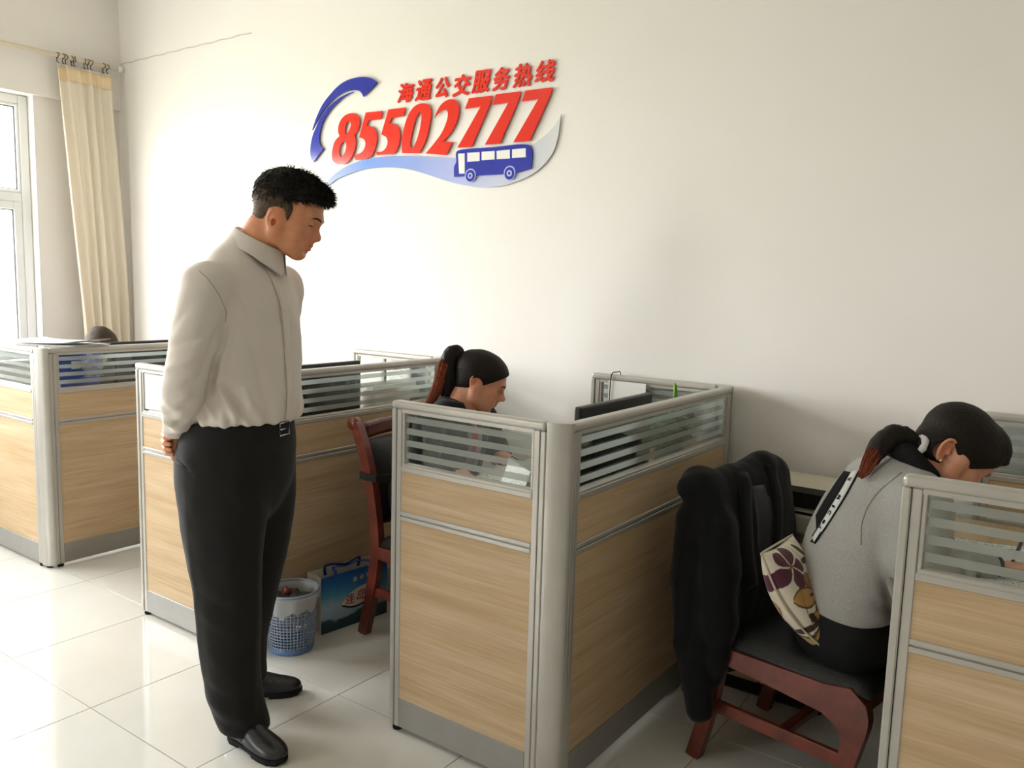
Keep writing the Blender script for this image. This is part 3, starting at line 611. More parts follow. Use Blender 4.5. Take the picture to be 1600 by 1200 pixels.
class Head:
    """head in its own frame: x forward, y to its left, z up; centre between the eyes' height and the ear; size 1 = 0.235 chin to crown"""
    def __init__(s, c, pitch, yaw=0, roll=0, S=1.0, female=False, eo=(0,0), nose=0.):
        s.c = A3(*c); s.S = S; s.female = female; s.eo = eo; s.n = nose
        cp, sp = math.cos(pitch), math.sin(pitch); cy, sy = math.cos(yaw), math.sin(yaw); cr_, sr = math.cos(roll), math.sin(roll)
        Rp = np.array([[cp,0,sp],[0,1,0],[-sp,0,cp]]); Ry = np.array([[cy,-sy,0],[sy,cy,0],[0,0,1]]); Rr = np.array([[1,0,0],[0,cr_,-sr],[0,sr,cr_]])
        s.R = Ry@Rp@Rr
    def w(s, p): return s.c+s.S*(s.R@A3(*p))
    def d(s, p): return s.R@A3(*p)
    def loc(s, V): return (np.asarray(V)-s.c)@s.R/s.S
    def E(s, F, c, r, k=.01, mode='+', Q=None):
        R = s.R if Q is None else s.R@Q; F.ell(s.w(c), A3(*r)*s.S, R, k*s.S, mode)
    def K(s, F, a, b, r0, r1=None, k=.01, mode='+'): F.cone(s.w(a), s.w(b), r0*s.S, (r0 if r1 is None else r1)*s.S, k*s.S, mode)
    def carve(s, F):
        f = s.female
        s.E(F, (-.016,0,.036), (.096,.074,.082), .02)                   # cranium
        s.E(F, (.030,0,.030), (.058,.062,.060), .03)                    # forehead
        s.E(F, (.022,0,-.035), (.060,.058,.070), .03)                   # mid face
        cx = .058 if f else .060
        s.K(F, (cx,0,-.086), (.045,0,-.077), .019 if f else .021, .03, .03)   # chin
        for y in (-1, 1):
            s.K(F, (cx,y*.008,-.088), (-.004,y*.050,-.060), .015, .018, .03)  # jaw
            s.K(F, (-.004,y*.050,-.066), (-.010,y*.058,-.02), .018, .022, .03)
            s.E(F, (.048,y*.040,-.026), (.026,.022,.020), .025)        # cheekbone
            s.E(F, (.046,y*.034,-.060), (.024,.020,.026), .03)         # cheek
            s.K(F, (.074,y*.036,.017), (.086,y*.010,.016), .011, .011, .02)   # brow ridge
            s.E(F, (.090,y*.032,-.004), (.016,.017,.011), .014, '-')   # eye socket
            s.E(F, (.0665,y*.0315,-.004), (.0135,.0135,.0125), .006)   # lidded eye
            s.K(F, (.079,y*.021,-.0075), (.0735,y*.044,-.0065), .0028, .0026, .004)  # lower lid
            s.K(F, (.0815,y*.021,.0005), (.0745,y*.045,.000), .0034, .003, .004)     # upper lid
            s.E(F, (.090,y*.0115,-.041), (.010,.0075,.0075), .006)     # nostril wing
        s.K(F, (.083,0,.010), (.105-s.n,0,-.028), .0080, .0095, .010)      # nose bridge
        s.K(F, (.070,0,-.030), (.094,0,-.030), .016, .0125, .008)
        s.E(F, (.1085-s.n,0,-.033), (.011,.0105,.0095), .008)               # tip
        s.K(F, (.097-s.n*.7,0,-.043), (.087,0,-.052), .006, .006, .008)
        for y in (-1, 1): s.E(F, (.0955-s.n*.8,y*.006,-.0475), (.005,.0028,.003), .003, '-')
        s.E(F, (.068,0,-.066), (.022,.026,.020), .02)                   # muzzle
        for y in (-1, 1):
            s.K(F, (.0905,y*.004,-.0605), (.0775,y*.023,-.067), .0052 if not f else .0058, .0028, .005)   # upper lip
            s.K(F, (.0880,0,-.0735), (.0775,y*.020,-.0695), .0066, .0030, .005)                            # lower lip
            s.K(F, (.0945,0,-.0672), (.079,y*.024,-.0682), .0016, .0014, .003, '-')                        # mouth line
        s.E(F, (.088,0,-.085), (.010,.018,.006), .012, '-')             # hollow under the lip
        for y in (-1, 1): s.ear(F, y)
    def ear(s, F, y):
        c0 = s.c; s.c = c0+s.S*(s.R@A3(s.eo[0],0,s.eo[1])); s._ear(F, y); s.c = c0
    def _ear(s, F, y):
        t = [(-.004,.060,.016),(-.010,.068,.026),(-.022,.074,.029),(-.034,.076,.022),(-.037,.075,.006),(-.032,.072,-.010),(-.023,.069,-.022),(-.014,.066,-.028),(-.008,.062,-.022)]
        P = [s.w((x-.006, y*v*.985, z-.006)) for x, v, z in t]; P = [A3(*p) for p in spline(P, 3)]
        F.chain(P, [.0036*s.S]*len(P), .003)                            # helix
        s.E(F, (-.025,y*.064,-.004), (.015,.006,.024), .006)            # shell
        s.E(F, (-.022,y*.074,-.004), (.008,.006,.013), .004, '-')       # concha
        s.E(F, (-.016,y*.064,-.030), (.008,.0045,.009), .005)           # lobe
        s.K(F, (-.030,y*.070,.012), (-.030,y*.069,-.012), .0032, .0028, .004)   # antihelix
        s.E(F, (-.0105,y*.067,-.008), (.004,.004,.006), .004)           # tragus
    def tint(s, me, skin):
        V = s.loc(verts_of(me)); c = np.ones((len(V),3))
        def blob(p, r, col, wgt):
            q = ((V-A3(*p))/A3(*r)); g = np.clip(1.25-np.sqrt((q*q).sum(1)), 0, 1)*wgt; g = np.clip(g*1.6,0,1); 
            c[:] = c*(1-g[:,None])+np.array(col)*g[:,None]
        lp = (.86,.52,.50) if s.female else (.80,.60,.56)
        for y in (-1,1): blob((.086,y*.008,-.0615), (.016,.016,.0055), lp, .9); blob((.085,y*.007,-.0735), (.014,.015,.0060), lp, .9)
        for y in (-1,1):
            blob((.056,y*.046,-.036), (.03,.02,.024), (1.0,.86,.82), .45)
            blob((-.025+s.eo[0],y*.072,s.eo[1]), (.025,.012,.036), (1.02,.80,.74), .6)
        blob((.106,0,-.035), (.014,.014,.012), (1.0,.86,.82), .4)
        set_tint(me, c)
    def face_bits(s, parent, brow_z=.018):
        body = [c for c in parent.children if c.name.startswith('body')][0]; tr_ = bvh(body.data)
        def on(y, z, lift):
            p, n, i, d = tr_.ray_cast(Vector(s.w((.2, y, z))), Vector(s.d((-1,0,0)))); return A3(*p)+s.d((1,0,0))*lift*s.S
        for y in (-1, 1):
            b = MB(); P = [on(y*a, brow_z+c, -.0008) for a, c in ((.012,-.003),(.022,.001),(.034,.002),(.043,.0),(.050,-.004))]
            b.tube(P, [r*s.S for r in (.0026,.0036,.0034,.0026,.0010)], 8); o = b.obj('eyebrow', M['brow'], parent, True)
            b = MB(); P = [on(y*a, c, -.0002) for a, c in ((.0195,-.0062),(.027,-.0050),(.036,-.0052),(.0455,-.0066))]
            b.tube(P, [r*s.S for r in (.0010,.0017,.0019,.0010)], 6); b.obj('eyelash', M['brow'], parent, True)

def strands(name, m, parent, roots, dirs, length, rad, droop=A3(0,0,-1), dn=.3, seg=3, jit=.25):
    """many short tapered hair strands joined in one mesh"""
    V = []; Fc = []; r = np.random.RandomState(len(roots))
    for p, d in zip(roots, dirs):
        l = length*(.7+.6*r.rand()); d = d+jit*r.normal(size=3); d /= np.linalg.norm(d)
        u = np.cross(d, (0.31,.5,.8)); u /= np.linalg.norm(u); v = np.cross(d, u); b0 = len(V); q = np.array(p, float)
        for i in range(seg+1):
            t = i/seg; rr = rad*(1-t*.92)
            V += [tuple(q+rr*u), tuple(q-.5*rr*u+.87*rr*v), tuple(q-.5*rr*u-.87*rr*v)]
            d = d+droop*dn/seg; d /= np.linalg.norm(d); q = q+d*l/seg
        for i in range(seg):
            for k in range(3): a = b0+i*3+k; c = b0+i*3+(k+1)%3; Fc.append((a, c, c+3, a+3))
        Fc.append((b0+seg*3, b0+seg*3+1, b0+seg*3+2))
    me = bpy.data.meshes.new(name); me.from_pydata(V, [], Fc); o = link(name, me, m, parent, True); return o

def hand(F, wrist, d, n, side, curl=(.5,.5,.55,.6), thumb=.4, S=1.0, spread=.05, k=.004):
    """right-angled hand frame: d = direction of the fingers, n = out of the back of the hand, side = +1 when the thumb is along n x d"""
    d = A3(*d)/np.linalg.norm(d); n = A3(*n); n = n-d*(n@d); n /= np.linalg.norm(n); t = np.cross(n, d)*side; w = A3(*wrist)
    P = lambda a, b, c: w+S*(d*a+t*b+n*c)
    F.tube([(P(0,0,0), t, .024*S, .018*S), (P(.03,.002,0), t, .033*S, .016*S), (P(.07,.002,.002), t, .040*S, .0145*S), (P(.085,0,.002), t, .038*S, .012*S)], 3, k*1.5)
    for i, (b, l) in enumerate(((.030,.072),(.0105,.080),(-.010,.074),(-.029,.058))):
        a0 = .084-.004*abs(i-1); p = P(a0, b, .001); ang = curl[i]*.7; dirv = d+t*(b/.03*spread); dirv /= np.linalg.norm(dirv); pts = [P(.06,b*.9,.001), p]
        for j, f in enumerate((.45,.31,.24)):
            dd = dirv*math.cos(ang)-n*math.sin(ang); p = p+dd*l*f*S; pts.append(p); ang += curl[i]*(1.0 if j == 0 else .7)
        F.chain(pts, [.0092*S,.0088*S,.0080*S,.0072*S,.0060*S], k)
    p0 = P(.022,.024,-.006); p1 = p0+S*(d*.030+t*.026-n*.012); p2 = p1+S*(d*(.030)+t*.010*(1-thumb*1.6)-n*.012*thumb*2); p3 = p2+S*(d*.024-t*.004*thumb*2-n*.010*thumb)
    F.chain([p0,p1,p2,p3], [.0135*S,.0115*S,.0095*S,.0070*S], k*1.4)

def shoe(parent, heel, toe, m_up, m_sole, z=0, L0=.285):
    """leather shoe: upper with collar, a stitched sole with heel, laces; lies along heel -> toe"""
    h = A3(*heel); d = A3(*toe)-h; d[2] = 0; ln = np.linalg.norm(d); d /= ln; s_ = np.cross((0,0,1), d); k = ln/L0
    P = lambda a, b, c: h+k*(d*a+s_*b)+A3(0,0,c*k)
    lo = np.minimum(h, A3(*toe))-.08; hi = np.maximum(h, A3(*toe))+.08; lo[2] = -.01; hi[2] = .16
    F = Field(lo, hi, .0045)
    F.tube([(P(.030,0,.055), s_, .030*k, .040*k), (P(.075,0,.058), s_, .033*k, .042*k), (P(.125,.0,.052), s_, .037*k, .040*k), (P(.18,.002,.040), s_, .043*k, .031*k), (P(.228,.003,.033), s_, .041*k, .024*k), (P(.262,.002,.030), s_, .026*k, .017*k)], 4, .012)
    F.tube([(P(.040,0,.055), s_, .031*k, .036*k), (P(.046,0,.095), s_, .033*k, .040*k)], 3, .02)
    F.half(P(0,0,.018), (0,0,-1), .006); F.half(P(.05,0,.100), (-.25*d[0],-.25*d[1],1), .006)
    F.op(lambda x, y, zz: np.sqrt(((x-P(.128,0,0)[0])*d[0]+(y-P(.128,0,0)[1])*d[1]-.35*(zz-.07))**2+0*zz)-.0012*k, lo, hi, .004, '-')
    me = F.mesh('shoe'); o = link('shoe', me, m_up, parent)
    b = MB(); ol = [(.004,0),(.010,.022),(.035,.033),(.09,.034),(.14,.039),(.19,.047),(.235,.045),(.270,.028),(.283,.004)]
    pl = [ (a, w) for a, w in ol]+[(a, -w*.94) for a, w in ol[::-1][1:-1]]
    pl = [P(a,w_,0)[:2] for a, w_ in [tuple(q) for q in spline([A3(*q,0)[:2] for q in pl+[pl[0]]], 3)][:-1]]
    b.prism([tuple(q) for q in pl], 'z', .010*k, .022*k)
    hl = [P(a,w_,0)[:2] for a, w_ in ((.006,0),(.012,.022),(.035,.031),(.075,.030),(.075,-.029),(.035,-.030),(.012,-.021))]
    b.prism([tuple(q) for q in hl], 'z', 0, .011*k); bl = [P(a,w_,0)[:2] for a, w_ in ((.16,.040),(.20,.043),(.24,.040),(.268,.022),(.268,-.020),(.24,-.038),(.20,-.041),(.16,-.038))]
    b.prism([tuple(q) for q in bl], 'z', 0, .011*k); b.obj('sole', m_sole, o)
    b = MB()
    for a in (.098,.112,.126): b.tube([P(a-.002,-.016,.083-(a-.098)*.45), P(a,0,.091-(a-.098)*.5), P(a-.002,.016,.083-(a-.098)*.45)], .0022*k, 6)
    for sg in (1,-1):
        b.tube([P(.096,0,.094), P(.104,sg*.014,.103), P(.112,sg*.024,.100), P(.106,sg*.012,.094), P(.097,0,.094)], .0017*k, 6); b.tube([P(.096,0,.094), P(.110,sg*.010,.092), P(.122,sg*.020,.082)], .0016*k, 6)
    b.obj('lace', M['rubber'], o, True); return o

# ================================================================== THE STANDING MAN
VIEW = math.atan2(.5827, .8127)                                   # he faces along the aisle, a little towards the desks
def person(label, loc, group=None): return empty('person', loc, VIEW, label, 'person', group)
def surf_samples(me, n, seed=1, keep=None):
    r = np.random.RandomState(seed); V = verts_of(me); nr = np.empty(len(V)*3, np.float32); me.vertices.foreach_get('normal', nr); nr = nr.reshape(-1,3)
    i = np.arange(len(V)) if keep is None else np.where(keep(V))[0]
    i = r.choice(i, n); return V[i]+r.normal(size=(n,3))*.001, nr[i]
def hit(tree, o, d):
    p, n, i, dist = tree.ray_cast(Vector(o), Vector(d)); return (A3(*p), A3(*n)) if p is not None else (None, None)
man = person('man standing with hands behind his back, pale grey shirt and black trousers', (-2.15, 1.62, 0))
MF = A3(.94,-.342,0); MR = A3(-.342,-.94,0)
hd = Head((.1065,0,1.667), math.radians(20), 0, 0, 1.06, False, (.012,-.026), .008)
F = Field((-.42,-.36,.02), (.30,.36,1.84), .010, [((-.03,-.115,1.50),(.235,.115,1.83),.0031), ((-.33,-.13,.86),(-.17,.13,1.05),.0042)])
hd.carve(F)
F.tube([((-.038,0,1.47), MR, .066, .060), ((.005,0,1.56), MR, .058, .057), ((.055,0,1.64), MR, .055, .058)], 4, .02)
F.tube([((-.05,0,.86), MR, .15, .12), ((-.04,0,1.0), MR, .145, .115), ((-.03,0,1.2), MR, .15, .105), ((-.035,0,1.38), MR, .165, .10), ((-.04,0,1.47), MR, .11, .07)], 3, .03)
ARM_R = [(-.085,-.160,1.435), (-.112,-.190,1.29), (-.152,-.200,1.130), (-.182,-.150,1.065), (-.222,-.070,.995)]
ARM_L = [(.030,.165,1.435), (-.005,.20,1.29), (-.065,.215,1.130), (-.140,.150,1.07), (-.228,.055,.995)]
for P in (ARM_R, ARM_L): F.chain(P, [.054,.046,.036,.030,.025], .02)
hand(F, (-.226,-.064,.990), (-.22,.40,-.88), (-.95,-.30,.10), -1, (.8,.95,1.05,1.1), .6, 1.0)
F.tube([((-.232,.055,.990), (-.2,.5,.8), .024, .018), ((-.250,.030,.972), (0,.35,.95), .036, .016), ((-.262,.000,.955), (0,.2,1), .040, .014)], 3, .006)
for z0, l_ in ((.982,1),(.964,1.06),(.946,1.0),(.930,.86)):          # the other hand's fingers close round the wrist
    F.chain([(-.258,.004,z0), (-.270,-.030*l_,z0-.002), (-.268,-.060*l_,z0-.004), (-.252,-.086*l_,z0-.006), (-.232,-.096*l_,z0-.007)], [.0098,.0094,.0090,.0082,.0066], .0035)
F.chain([(-.236,.040,.990), (-.222,.012,1.000), (-.210,-.018,.998), (-.205,-.040,.992)], [.0135,.012,.010,.0075], .006)
for s_, hip, knee, ank in ((-1,(-.075,-.090,.88),(-.062,-.095,.48),(-.03,-.100,.07)), (1,(-.050,.090,.88),(-.06,.115,.48),(-.11,.175,.07))):
    F.chain([hip, knee, ank], [.085,.055,.038], .03)
me = F.mesh('body'); hd.tint(me, None); link('body', me, M['skin_man'], man); hd.face_bits(man)

# --- shirt
m, p = base('pale_grey_shirt_cloth', 'd8cec4', .85, spec=.15, sheen=.15); tc = N(m,'TexCoord')
w1 = N(m,'TexNoise', i_Scale=700.0, i_Detail=2.0); L(m, tc.outputs['Object'], w1.inputs['Vector']); bp = N(m,'Bump', i_Strength=.2, i_Distance=.0006); L(m, w1.outputs['Fac'], bp.inputs['Height']); L(m, bp.outputs[0], p.inputs['Normal'])
w2 = N(m,'TexNoise', i_Scale=350.0, i_Detail=3.0); L(m, tc.outputs['Object'], w2.inputs['Vector']); r_ = N(m,'ValToRGB'); r_.color_ramp.elements[0].color = (*lin('d1c7bd'),1); r_.color_ramp.elements[1].color = (*lin('ddd4cb'),1); L(m, w2.outputs['Fac'], r_.inputs[0]); L(m, r_.outputs[0], p.inputs['Base Color'])
M['shirt'] = m; M['shirt_seam'] = mat('shirt_seam_thread', 'a2978a', .9, '988d80', (200,200,200), 2)
F = Field((-.40,-.34,.98), (.20,.34,1.66), .0055)
F.tube([((-.040,0,1.015), MR, .176, .152), ((-.030,0,1.08), MR, .184, .158), ((-.022,0,1.20), MR, .186, .143), ((-.022,0,1.33), MR, .192, .134), ((-.034,0,1.43), MR, .178, .120), ((-.036,0,1.50), MR, .110, .088), ((-.022,0,1.55), MR, .072, .070)], 4, .01)
F.half((0,0,1.025), (0,0,-1), .022)
for P in (ARM_R, ARM_L):
    F.chain([P[0], tuple(A3(*P[0])*.62+A3(*P[1])*.38)], [.081,.079], .026); F.chain([tuple(A3(*P[0])*.62+A3(*P[1])*.38)]+P[1:], [.077,.071,.060,.051,.036], .005)
for P in (ARM_R, ARM_L):
    a, b = A3(*P[-2]), A3(*P[-1]); d = (b-a)/np.linalg.norm(b-a); F.chain([b-d*.016, b+d*.014], [.040,.036], .004); F.cone(b-d*.026, b-d*.0261, .035, .035, .002)
F.half((-.245,-.05,.965), (-.35,.3,-.9), .006)
folds = [((-.026,-.21,1.350),(-.068,-.22,1.235),.0085,-.0140), ((-.066,-.22,1.240),(-.122,-.21,1.115),.0085,-.0170), ((-.010,-.2,1.33),(-.05,-.2,1.22),.0120,.0070), ((-.020,-.165,1.40),(-.035,-.185,1.26),0.0096,-0.0196), ((-.045,-.16,1.30),(-.075,-.17,1.14),0.0112,-0.0235), ((-.02,-.19,1.30),(-.05,-.19,1.18),0.0128,0.0157),
 ((-.10,-.255,1.17),(-.21,-.19,1.13),0.0096,-0.0138), ((-.11,-.25,1.13),(-.22,-.18,1.09),0.0088,0.0157), ((-.12,-.24,1.10),(-.22,-.17,1.06),0.0080,-0.0138), ((-.15,-.22,1.06),(-.235,-.14,1.04),0.0080,0.0117), ((-.16,-.20,1.03),(-.24,-.11,1.02),0.0072,-0.0117),
 ((-.17,-.18,1.00),(-.25,-.09,1.00),0.0064,0.0099), ((-.09,-.26,1.24),(-.19,-.23,1.20),0.0128,0.0117), ((-.07,-.26,1.30),(-.17,-.24,1.27),0.0112,-0.0099), ((-.10,-.23,1.40),(-.17,-.22,1.30),0.0144,-0.0078),
 ((-.06,-.19,1.17),(.00,-.16,1.05),0.0112,0.0175), ((-.03,-.19,1.15),(.03,-.15,1.05),0.0096,-0.0157), ((.02,-.17,1.14),(.06,-.13,1.04),0.0104,0.0117), ((-.10,-.16,1.12),(-.06,-.17,1.05),0.0096,0.0175), ((.04,-.15,1.28),(.075,-.11,1.08),0.0128,-0.0099),
 ((.05,-.13,1.42),(.06,-.14,1.25),0.0160,0.0078), ((.0,-.17,1.44),(.04,-.15,1.36),0.0112,-0.0078), ((.09,-.09,1.12),(.10,-.06,1.05),0.0096,0.0117)]
def shirt_warp(V, nr):
    o = .0030*wav(V, 3, 5.5)+.0018*wav(V, 5, 13)
    for f in folds: o = o+ridge(V, *f)
    z = V[:,2]; low = np.clip((1.13-z)/.09, 0, 1); an = np.arctan2(V[:,1], V[:,0]+.03); o = o+low*(.0030*np.sin(an*15+6*z*3+1.5*np.sin(an*3))+.0022*np.sin(an*27+2+2*np.sin(an*4))+.002*np.sin(an*7+1))
    return o
me = F.mesh('shirt', 1, shirt_warp); shirt = link('shirt', me, M['shirt'], man); tree = bvh(me)
def strip(name, m, parent, pts, nrm, w, lift, tree_dir=None):
    """cloth strip laid along surface points"""
    b = MB(); n = len(pts); V = []
    for i in range(n):
        d = pts[min(i+1,n-1)]-pts[max(i-1,0)]; d /= np.linalg.norm(d); s_ = np.cross(nrm[i], d); s_ /= np.linalg.norm(s_)
        for k in (-1, -.33, .33, 1): V.append(tuple(pts[i]+s_*w/2*k+nrm[i]*(lift if abs(k) < .9 else lift*.2)))
    b.faces(V, [(i*4+k, i*4+k+1, i*4+k+5, i*4+k+4) for i in range(n-1) for k in range(3)]); o = b.obj(name, m, parent, True); solid(o, .0022, 1); return o
P = []; Nn = []
for z in np.linspace(1.512, 1.040, 34):
    o_ = A3(-.025,0,z)+MF*.5+MR*(.004+.006*math.sin(z*9)); h, n = hit(tree, o_, -MF)
    if h is not None: P.append(h); Nn.append(n)
for i in range(1,len(P)-1): P[i] = (P[i-1]+P[i]+P[i+1])/3
pk = strip('placket', M['shirt'], shirt, P, Nn, .034, .0025)
b = MB(); b.tube([p+MR*.016+n*.0022 for p, n in zip(P,Nn)], .0011, 5); b.obj('placket_seam', M['shirt_seam'], shirt, True)
M['button'] = mat('shirt_button', 'd9d1c5', .35, 'd2c9bc', (90,90,90), 2)
for k in range(4, len(P), 6):
    b = MB(); b.lathe([(.0052,0),(.0056,.001),(.0050,.0022),(.0030,.0018)], (0,0,0), 12)
    q = Vector((0,0,1)).rotation_difference(Vector(Nn[k])); t = b.mesh('button'); t.transform(Matrix.Translation(Vector(P[k]+Nn[k]*.0035)) @ q.to_matrix().to_4x4()); link('button', t, M['button'], shirt, True)
# collar: a stand and a turned-down fall with two points
cc = A3(.014,0,1.578); ax1 = A3(.86,0,-.51); ax1 /= np.linalg.norm(ax1); ax1 = ax1*.94+MF*.18; ax1 /= np.linalg.norm(ax1); ax2 = np.cross((0,0,1), ax1); ax2 /= np.linalg.norm(ax2); axn = np.cross(ax1, ax2)
def collar_pt(u, v):
    ph = (u-.5)*2*(PI-.10); c_, s_ = -math.cos(ph), math.sin(ph)              # ph = 0 at the nape
    a, b_ = .076, .066; top = cc+ax1*a*c_+ax2*b_*s_+axn*.012
    fr_ = max(0, (abs(ph)-1.75)/(PI-.10-1.75)); fall = .040+.030*fr_-(.012 if fr_ > .93 else 0)
    outw = ax1*c_+ax2*s_; outw /= np.linalg.norm(outw)
    if v < .3: return tuple(top-axn*.03*(1-v/.3)-outw*.004*(1-v/.3))
    if v < .45: t = (v-.3)/.15; return tuple(top+outw*.006*t+axn*.002*math.sin(PI*t))
    t = (v-.45)/.55; pt = top+outw*(.006+.016*t)-axn*fall*t*.75-A3(0,0,fall*t*.35); 
    return tuple(pt+MF*(.012*fr_*t))
b = MB(); b.grid(61, 14, collar_pt); cl = b.obj('collar', M['shirt'], man, True); solid(cl, .0028, 0)
b = MB(); b.tube([A3(*collar_pt(u, .985)) for u in np.linspace(0,1,61)], .0011, 5); b.obj('collar_seam', M['shirt_seam'], cl, True)
P = []
for x, z in [tuple(q[:2]) for q in spline([A3(-.088,1.487,0),A3(-.058,1.462,0),A3(-.034,1.42,0),A3(-.024,1.375,0),A3(-.028,1.342,0)], 6)]:
    h, n = hit(tree, (x,-.5,z), (0,1,0))
    if h is not None: P.append(h+n*.0003)
if len(P) > 4: b = MB(); b.tube(P, .0010, 5); b.obj('armhole_seam', M['shirt_seam'], shirt, True)
# --- trousers
M['trouser'] = mat('black_wool_trousers', '181716', .8, '1d1c1b', (300,300,300), 3, bump=.25, bscale=(500,500,500), spec=.2, sheen=.08)
F = Field((-.34,-.30,.0), (.20,.34,1.06), .0065)
F.tube([((-.048,0,1.03), MR, .166, .148), ((-.056,0,.96), MR, .176, .160), ((-.066,0,.87), MR, .182, .166), ((-.07,0,.80), MR, .17, .14)], 4, .02)
X1 = A3(0,1,0)
F.tube([((-.078,-.080,.90), X1, .098, .130), ((-.078,-.088,.76), X1, .094, .121), ((-.074,-.092,.62), X1, .086, .104), ((-.064,-.095,.46), X1, .080, .092), ((-.058,-.097,.30), X1, .077, .082), ((-.044,-.100,.16), X1, .073, .072), ((-.014,-.104,.07), X1, .068, .060), ((.000,-.106,.012), X1, .066, .056)], 4, .03)
F.tube([((-.036,.080,.90), X1, .098, .118), ((-.028,.088,.76), X1, .094, .114), ((-.034,.098,.62), X1, .088, .100), ((-.050,.112,.50), X1, .081, .087), ((-.078,.128,.36), X1, .076, .078), ((-.105,.145,.24), X1, .074, .074), ((-.108,.160,.14), X1, .072, .070), ((-.104,.168,.05), X1, .070, .066)], 4, .03)
F.half((0,0,1.030), (0,0,1), .004)
q_ = F.sl((-.4,-.4,-.1),(.3,.35,.08)); X_,Y_,Z_ = [a[i] for a,i in zip(F.ax,q_)]
hem = (.052+.0*X_[:,None,None]-.10*(X_[:,None,None]+.02)*(Y_[None,:,None]<.03)+.035*(Y_[None,:,None]>.03))-Z_[None,None,:]; F.D[q_] = np.maximum(F.D[q_], hem.astype(np.float32))
tf = [((-.165,-.13,.88),(-.125,-.16,.12),.012,.006), ((-.19,-.10,.80),(-.15,-.12,.42),.010,-.006), ((.045,-.12,.80),(.03,-.15,.10),.008,.006), ((-.15,-.15,.52),(-.02,-.18,.46),.02,-.006), ((-.15,-.15,.47),(-.03,-.18,.40),.02,.006),
 ((-.13,-.16,.22),(.01,-.17,.16),.018,-.008), ((-.12,-.17,.17),(.02,-.17,.11),.016,.008), ((-.11,-.17,.12),(.03,-.17,.07),.014,-.007), ((-.10,-.17,.33),(-.02,-.18,.24),.02,.005), ((-.02,-.17,.86),(.05,-.12,.74),.02,.005), ((.03,-.14,.92),(.06,-.10,.78),.012,-.005), ((-.20,-.14,.93),(-.13,-.18,.88),.008,-.006)]
def tro_warp(V, nr):
    o = .0025*wav(V, 11, 4)+.001*wav(V, 12, 12)
    for f in tf: o = o+ridge(V, *f)
    return o
me = F.mesh('trousers', 1, tro_warp); tro = link('trousers', me, M['trouser'], man); ttree = bvh(me)
b = MB(); b.tube([(-.203,-.135,.915),(-.17,-.163,.905),(-.135,-.178,.897)], .0028, 6); b.obj('pocket_welt', M['trouser'], tro, True)
# belt and buckle
M['belt'] = mat('black_belt_leather', '141414', .35, '1d1d1d', (60,60,60), 3, bump=.3, bscale=(150,150,150))
def belt_ring(w_, d_, z0, z1, t):
    def fn(u, v):
        a = 2*PI*u; k = [(0,z0),(t,z0+.002),(t,z1-.002),(0,z1)][int(round(v*3))]
        p_ = A3(-.047,0,0)+MF*(d_+k[0])*math.cos(a)+MR*(w_+k[0])*math.sin(a); return (p_[0],p_[1],k[1])
    return fn
b = MB(); b.grid(72, 4, belt_ring(.168,.150,.990,1.026,.006), wrap_u=True); be = b.obj('belt', M['belt'], man, True)
bc = A3(-.047,0,0)+MF*.158; u_ = MR; b = MB()
pts = [tuple(bc+u_*a+A3(0,0,1.008+c_)+MF*.004) for a, c_ in ((-.024,-.020),(.024,-.020),(.024,.020),(-.024,.020))]
b.tube(pts, .0036, 8, closed=True); b.tube([tuple(bc+A3(0,0,1.008)+MF*.006), tuple(bc+u_*.024+A3(0,0,1.008)+MF*.007)], .0026, 8); b.obj('buckle', M['steel'], be, True)
M['shoe'] = mat('black_shoe_leather', '17171a', .33, '202024', (70,70,70), 4, bump=.35, bscale=(160,160,160), spec=.5)
shoe(man, (-.066,-.088,0), (.150,-.238,0), M['shoe'], M['rubber'])
shoe(man, (-.165,.155,0), (.092,.212,0), M['shoe'], M['rubber'])

# --- hair: thick short top, clipped sides
F = Field((-.04,-.12,1.56), (.27,.12,1.86), .0032)
hd.E(F, (-.014,0,.050), (.1015,.0785,.078), .01); hd.E(F, (.026,0,.070), (.074,.067,.052), .02); hd.E(F, (.064,0,.076), (.030,.050,.022), .02)
F.half(hd.w((.03,0,.042)), hd.d((.48,0,-1)), .004)                # front and side edge of the long top
F.half(hd.w((-.06,0,-.002)), hd.d((-.30,0,-1)), .004)
me = F.mesh('hair', 1, lambda V, n: .0025*wav(V, 21, 26)); hair = link('hair', me, M['hair'], man)
pts, nr = surf_samples(me, 3200, 2, lambda V: (hd.loc(V)[:,2] > .03) | (hd.loc(V)[:,0] < -.05))
q = hd.loc(pts); fw = hd.d((1,0,.15)); dirs = nr*.32+fw*np.clip(.45+q[:,0]*5,-.05,1.0)[:,None]-hd.d((0,0,1))*np.clip(-q[:,0]*9-.2,0,1.0)[:,None]
bk = q[:,0] < -.045
strands('nape_strands', M['hair'], hair, pts[bk], dirs[bk], .011, .0015, hd.d((.2,0,-1)), .2, jit=.15)['kind'] = 'stuff'
pts, dirs = pts[~bk], dirs[~bk]
strands('hair_strands', M['hair'], hair, pts, dirs, .021, .0016, hd.d((.5,0,-1)), .35)['kind'] = 'stuff'
pts, nr = surf_samples(me, 500, 3, lambda V: (hd.loc(V)[:,0] > .075) & (hd.loc(V)[:,2] > .045))
strands('fringe_strands', M['hair'], hair, pts, nr*.6+hd.d((.55,0,.1)), .019, .0017, hd.d((.1,0,-1)), .5)['kind'] = 'stuff'
F = Field((-.04,-.12,1.56), (.27,.12,1.80), .0032)
hd.E(F, (-.016,0,.036), (.0985,.0775,.0855), .01); hd.E(F, (-.046,0,-.030), (.048,.056,.050), .02)
